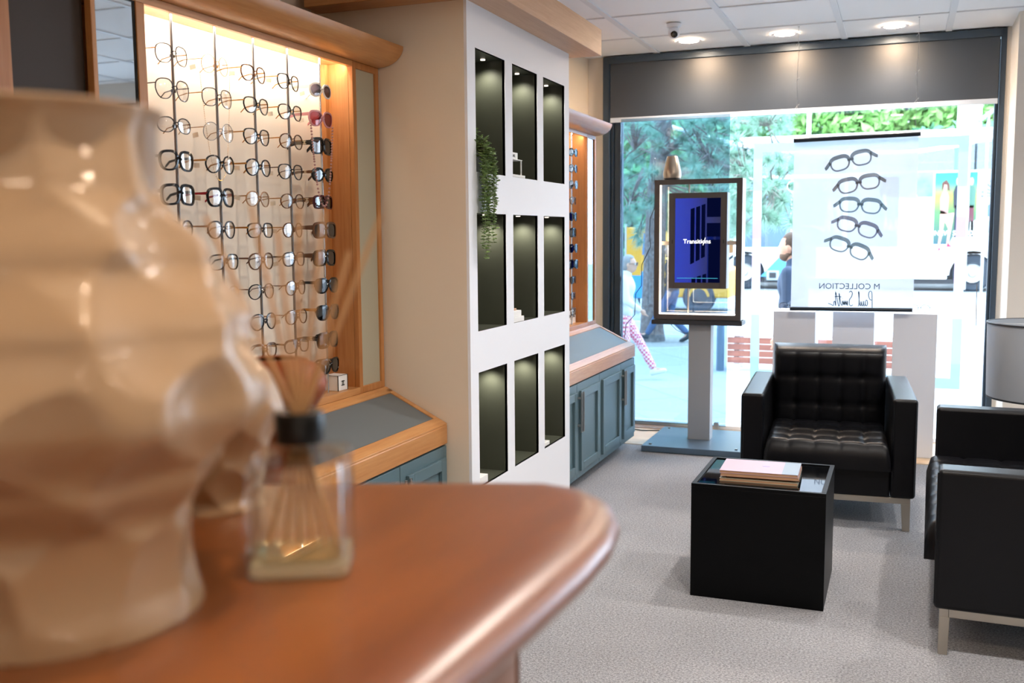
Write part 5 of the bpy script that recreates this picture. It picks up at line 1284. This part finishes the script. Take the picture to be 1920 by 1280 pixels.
for wx,_ in wheels:
    w_ = part('wheel', MB().lathe([(0,.0),(.30,.0),(.33,.02),(.50,.0),(.565,.05),(.565,.24),(.5,.29),(0,.29)],n=40).xf(Matrix.Translation((wx,.06,.565)) @ Matrix.Rotation(PI/2,4,'X') @ Matrix.Rotation(PI,4,'X') @ Matrix.Translation((0,0,-.0))), tyre, bus, smooth=40)
    hb = MB().lathe([(0,.06),(.10,.06),(.12,.02),(.20,.015),(.28,.03),(.30,.0),(.30,-.01),(0,-.01)],n=32)
    for k in range(10): hb.cyl((.235*cos(2*PI*k/10),.235*sin(2*PI*k/10),.02),(.235*cos(2*PI*k/10),.235*sin(2*PI*k/10),.05),.022,n=8)
    part('hub', hb.xf(Matrix.Translation((wx,.03,.565)) @ Matrix.Rotation(PI/2,4,'X')), M['steel'], w_, smooth=40)

# yellow van, blue barrier --------------------------------------------------
vy = 23.0; v0=onY(1170,540,vy); v1=onY(1384,540,vy)
yv = thing('yellow_van','orange-yellow works van parked beyond the pine trunk','van',(v0.x,vy,GZ-.08)); Lv=v1.x-v0.x
yel = pbr('van_yellow','dc9a2e',.45)
Lv -= .2; poly=[(0,.35),(Lv,.35),(Lv,.98),(Lv-.3,1.08),(.95,1.25),(.62,1.95),(.1,2.0),(0,1.8)]
part('body', MB().prism(poly,'y',0,1.7), yel, yv, bev=.05, seg=3)
part('windscreen', MB().prism([(.12,1.35),(.78,1.35),(.58,1.85),(.14,1.85)],'y',-.01,0), glassd, yv)
for k in range(7): part('louvre', MB().box(1.0,1.5,-.02,0,.75+k*.09,.79+k*.09), M['charcoal'], yv)
for x in (.7,Lv-.7): part('wheel', MB().lathe([(0,0),(.16,0),(.2,.03),(.36,.0),(.38,.05),(.38,.2),(0,.2)],n=32).xf(Matrix.Translation((x,-.02,.38)) @ Matrix.Rotation(-PI/2,4,'X')), tyre, yv, smooth=40)
b0=onZ(1180,540,GZ); 
bt = thing('blue_barrier','blue plastic barrier on pale feet beside the pine trunk','barrier',(onY(1188,500,21).x,21,GZ))
part('panel', MB().box(-.35,.35,-.03,.03,.38,.95), pbr('barrier_blue','3d8fc0',.5), bt, bev=.02)
part('foot', MB().box(-.3,-.2,-.2,.2,0,.38).box(.2,.3,-.2,.2,0,.38), M['paper'], bt, bev=.01)
hy = thing('orange_signal','tall orange-yellow banner flag standing left of the pine trunk','flag',(onY(1190,500,19).x,19,GZ))
part('flag_cloth', MB().prism([(-.17,.95),(.12,.95),(.17,1.75),(-.17,1.9)],'y',-.01,.01), yel, hy); part('pole', MB().cyl((-.18,0,0),(-.18,0,1.95),.02), M['steel'], hy)

# overhead cable, trees, buildings ------------------------------------------
cabl = MB().tube([onY(px,py,19) for px,py in ((1215,224),(1320,256),(1400,274),(1480,284),(1600,288),(1720,284),(1800,272),(1890,250))],.035,8)
solo('overhead_cable', cabl, pbr('white_cable','d9dde0',.5), 'white overhead cable sagging across the street','cable', smooth=60)
leafm = [pbr('tree_leaf_%d'%i,c,.6,noise=.3,nscale=1.2) for i,c in enumerate(('7fb060','6aa070','8fb86a','5f9474'))]
def bush(px,py,Y,R,Hh,n,mi,label,trunk=True):
    c=onY(px,py,Y); t=thing('leafy_tree',label,'tree',(c.x,Y,GZ)); rnd=random.Random(int(px+Y)); mb=MB(); ctr=Vector((0,0,c.z-GZ))
    for k in range(n):
        d=Vector((rnd.gauss(0,1),rnd.gauss(0,1),rnd.gauss(0,1))).normalized()*rnd.uniform(.55,1)
        p=ctr+Vector((d.x*R,d.y*R*.7,d.z*Hh)); a=Vector((rnd.gauss(0,1),rnd.gauss(0,1),rnd.gauss(0,1))).normalized(); b_=a.orthogonal().normalized(); s=rnd.uniform(.14,.28)
        mb.add([p-a*s,p+b_*s*.55,p+a*s,p-b_*s*.55,p+a.cross(b_)*s*.12],[(0,1,4),(1,2,4),(2,3,4),(3,0,4)])
    part('foliage', mb, leafm[mi], t)['kind']='stuff'
    tk=MB().tube([(0,0,0),(0,0,ctr.z*.6),(.1,0,ctr.z)],[.22,.16,.08],10)
    for k in range(6):
        a=k*1.05; tk.tube([(0,0,ctr.z*.6),(R*.4*cos(a),R*.3*sin(a),ctr.z+.1*k),(R*.75*cos(a),R*.5*sin(a),ctr.z+Hh*.5)],[.08,.05,.02],6)
    part('trunk', tk, bark, t, smooth=60)
bush(1545,225,38,2.6,2.2,2600,0,'green leafy tree behind the bus, left of the pale building')
bush(1740,215,40,3.2,2.6,3000,2,'yellow-green leafy tree behind the bus right of the banner')
bush(1850,215,39,2.6,2.6,2600,0,'green leafy tree at the right edge behind the bus')
bush(1640,205,46,3.4,2.2,2400,1,'pale green tree far behind the centre of the bus')
bush(1800,330,37.5,3.6,1.8,2200,3,'low green tree seen through the upper bus windows')
bush(1560,330,38.5,4.0,1.7,2200,1,'bushy tree behind the bus seen at the left of the banner')
bush(1250,250,37,4.5,3.2,3200,3,'dense dark tree behind the pine on the left')
bush(1180,330,30,3.0,3.0,2600,1,'bluish green tree at the left behind the pine trunk')
def building(px0,px1,pyt,Y,mat,label,cols_,rows_,wm_,depth=6):
    a=onY(px0,pyt,Y); b=onY(px1,pyt,Y); t=thing('building',label,'building',((a.x+b.x)/2,Y,GZ)); w=(b.x-a.x)/2; h=a.z-GZ
    part('walls', MB().box(-w,w,0,depth,0,h), mat, t); part('roof_edge', MB().box(-w-.15,w+.15,-.15,depth,h,h+.25), mat, t)
    for i in range(cols_):
        for j in range(rows_):
            x=-w+2*w*(i+.5)/cols_; z=h*(j+.55)/rows_; ww=w/cols_*.62; hh=h/rows_*.3
            f=part('window_frame', MB().box(x-ww-.06,x+ww+.06,-.04,0,z-hh-.06,z+hh+.06), M['paper'], t); part('window_glass', MB().box(x-ww,x+ww,-.06,-.041,z-hh,z+hh), wm_, f)
    return t
palew=pbr('pale_render','dfe3e8',.7); bwin=pbr('building_glass','8fa6bd',.15)
building(1648,1706,176,44,palew,'narrow white building with windows behind the bus and trees',2,6,bwin)
building(1380,1530,150,50,palew,'pale building far behind the left half of the banner',5,4,bwin)
building(1050,1392,60,42,pbr('brown_brick','6b5a5c',.8,noise=.2,nscale=4),'tall dark brown building behind the pine on the left',7,6,pbr('warm_lit_window','c98a4a',.3),8)  # orange window colour stands in for warm lights inside
# small sign board above the bus
a_=onY(1792,270,33); 
sb_=thing('street_sign','white framed pale blue sign board above the bus roof','sign',(onY(1818,240,33).x,33,GZ)); 
s0=onY(1797,262,33); s1=onY(1842,196,33); cx_=onY(1818,240,33).x
part('board', MB().box(s0.x-cx_-.05,s1.x-cx_+.0,-.05,.05,s0.z-GZ,s1.z-GZ), M['paper'], sb_, bev=.02)
s2_=onY(1801,250,33); s3=onY(1838,202,33); part('board_face', MB().box(s2_.x-cx_,s3.x-cx_,-.06,-.051,s2_.z-GZ-.1,s3.z-GZ), pbr('sign_blue','8cc6e8',.5), sb_)
c_=onY(1815,213,33); part('board_text', text_mb('RIVER',.22,.004,True).xf(faceY(c_.x-cx_,-.065,c_.z-GZ)), M['paper'], sb_)
c_=onY(1808,219,33); part('board_text', text_mb('OF',.20,.004,True).xf(faceY(c_.x-cx_-.03,-.065,c_.z-GZ-.02)), M['paper'], sb_)
c_=onY(1815,225,33); part('board_text', text_mb('LIGHT',.22,.004,True).xf(faceY(c_.x-cx_,-.065,c_.z-GZ)), M['paper'], sb_)
part('post', MB().cyl((0,.1,0),(0,.1,s0.z-GZ+.3),.08), M['steel'], sb_, smooth=40)
fl=onY(1849,217,31); ld=thing('flood_light','grey flood light on a bracket above the bus at the right','lamp',(fl.x,31,GZ)); zf=fl.z-GZ
part('lamp_head', MB().box(-.22,.22,-.14,.14,-.05,.05,mat=Matrix.Translation((0,0,zf)) @ Matrix.Rotation(math.radians(-38),4,'Y')), pbr('lamp_grey','9aa6b4',.5), ld, bev=.01)
part('pole', MB().cyl((.06,.1,0),(.06,.1,zf),.04), M['steel'], ld, smooth=40)
tlp=onY(1517,222,32); tl=thing('street_lamp_post','slim pale lamp post behind the bus above the banner','post',(tlp.x*35.5/32,35.5,GZ)); part('pole', MB().cyl((0,0,0),(0,0,7.5),.07), palew, tl, smooth=40); part('lamp_head', MB().box(-.5,.1,-.1,.1,7.45,7.55), palew, tl, bev=.03)
# ------------------------------------------------------------------ lights, world, camera
for (x,y,z) in nl:
    l = bpy.data.lights.new('niche_lamp','SPOT'); l.energy = 1.5; l.spot_size = math.radians(140); l.spot_blend = .8; l.shadow_soft_size=.015; l.color=(1,.93,.8)
    o = link('niche_lamp', l); o.location=(x,y,z)
for (y0,y1,pw) in ((2.26,3.34,2.0),(4.83,6.35,1.3)):
    l = bpy.data.lights.new('recess_lamp','AREA'); l.shape='RECTANGLE'; l.size=.008; l.size_y=y1-y0; l.energy=pw; l.color=(1,.92,.80)
    o = link('recess_lamp', l); o.location=(XF-.0275,(y0+y1)/2,2.091); o.rotation_euler=(0,math.radians(62),0)
W = bpy.data.worlds.new('World'); sc.world = W; W.use_nodes = True; nt = W.node_tree; nt.nodes.clear()
wo = nt.nodes.new('ShaderNodeOutputWorld'); bg = nt.nodes.new('ShaderNodeBackground'); bg.inputs['Color'].default_value = (.70,.85,1,1); bg.inputs['Strength'].default_value = 4.6
nt.links.new(bg.outputs[0], wo.inputs['Surface'])
l = bpy.data.lights.new('sun','SUN'); l.energy=2.5; l.angle=math.radians(20); l.color=(1,.96,.9); o=link('sun',l); o.rotation_euler=(math.radians(38),0,math.radians(150))

cd = bpy.data.cameras.new('camera'); cam = link('camera', cd); sc.camera = cam
cd.sensor_width = 36; cd.lens = F*36/1920; cd.clip_start=.02; cd.clip_end=300
Mx = Matrix((rt, up, -fw)).transposed().to_4x4(); Mx.translation = CP; cam.matrix_world = Mx
cd.dof.use_dof = True; cd.dof.focus_distance = 3.9; cd.dof.aperture_fstop = 4.2
vs_ = sc.view_settings; vs_.view_transform='Standard'; vs_.look='None'; vs_.exposure=1.12; vs_.gamma=1; vs_.use_curve_mapping=False
cy = sc.cycles
cy.max_bounces=10; cy.diffuse_bounces=4; cy.glossy_bounces=4; cy.transmission_bounces=8; cy.transparent_max_bounces=24; cy.caustics_reflective=False; cy.caustics_refractive=False
cy.sample_clamp_indirect=6; cy.blur_glossy=.5
try: cy.use_denoising=True; cy.denoiser='OPENIMAGEDENOISE'
except Exception: pass
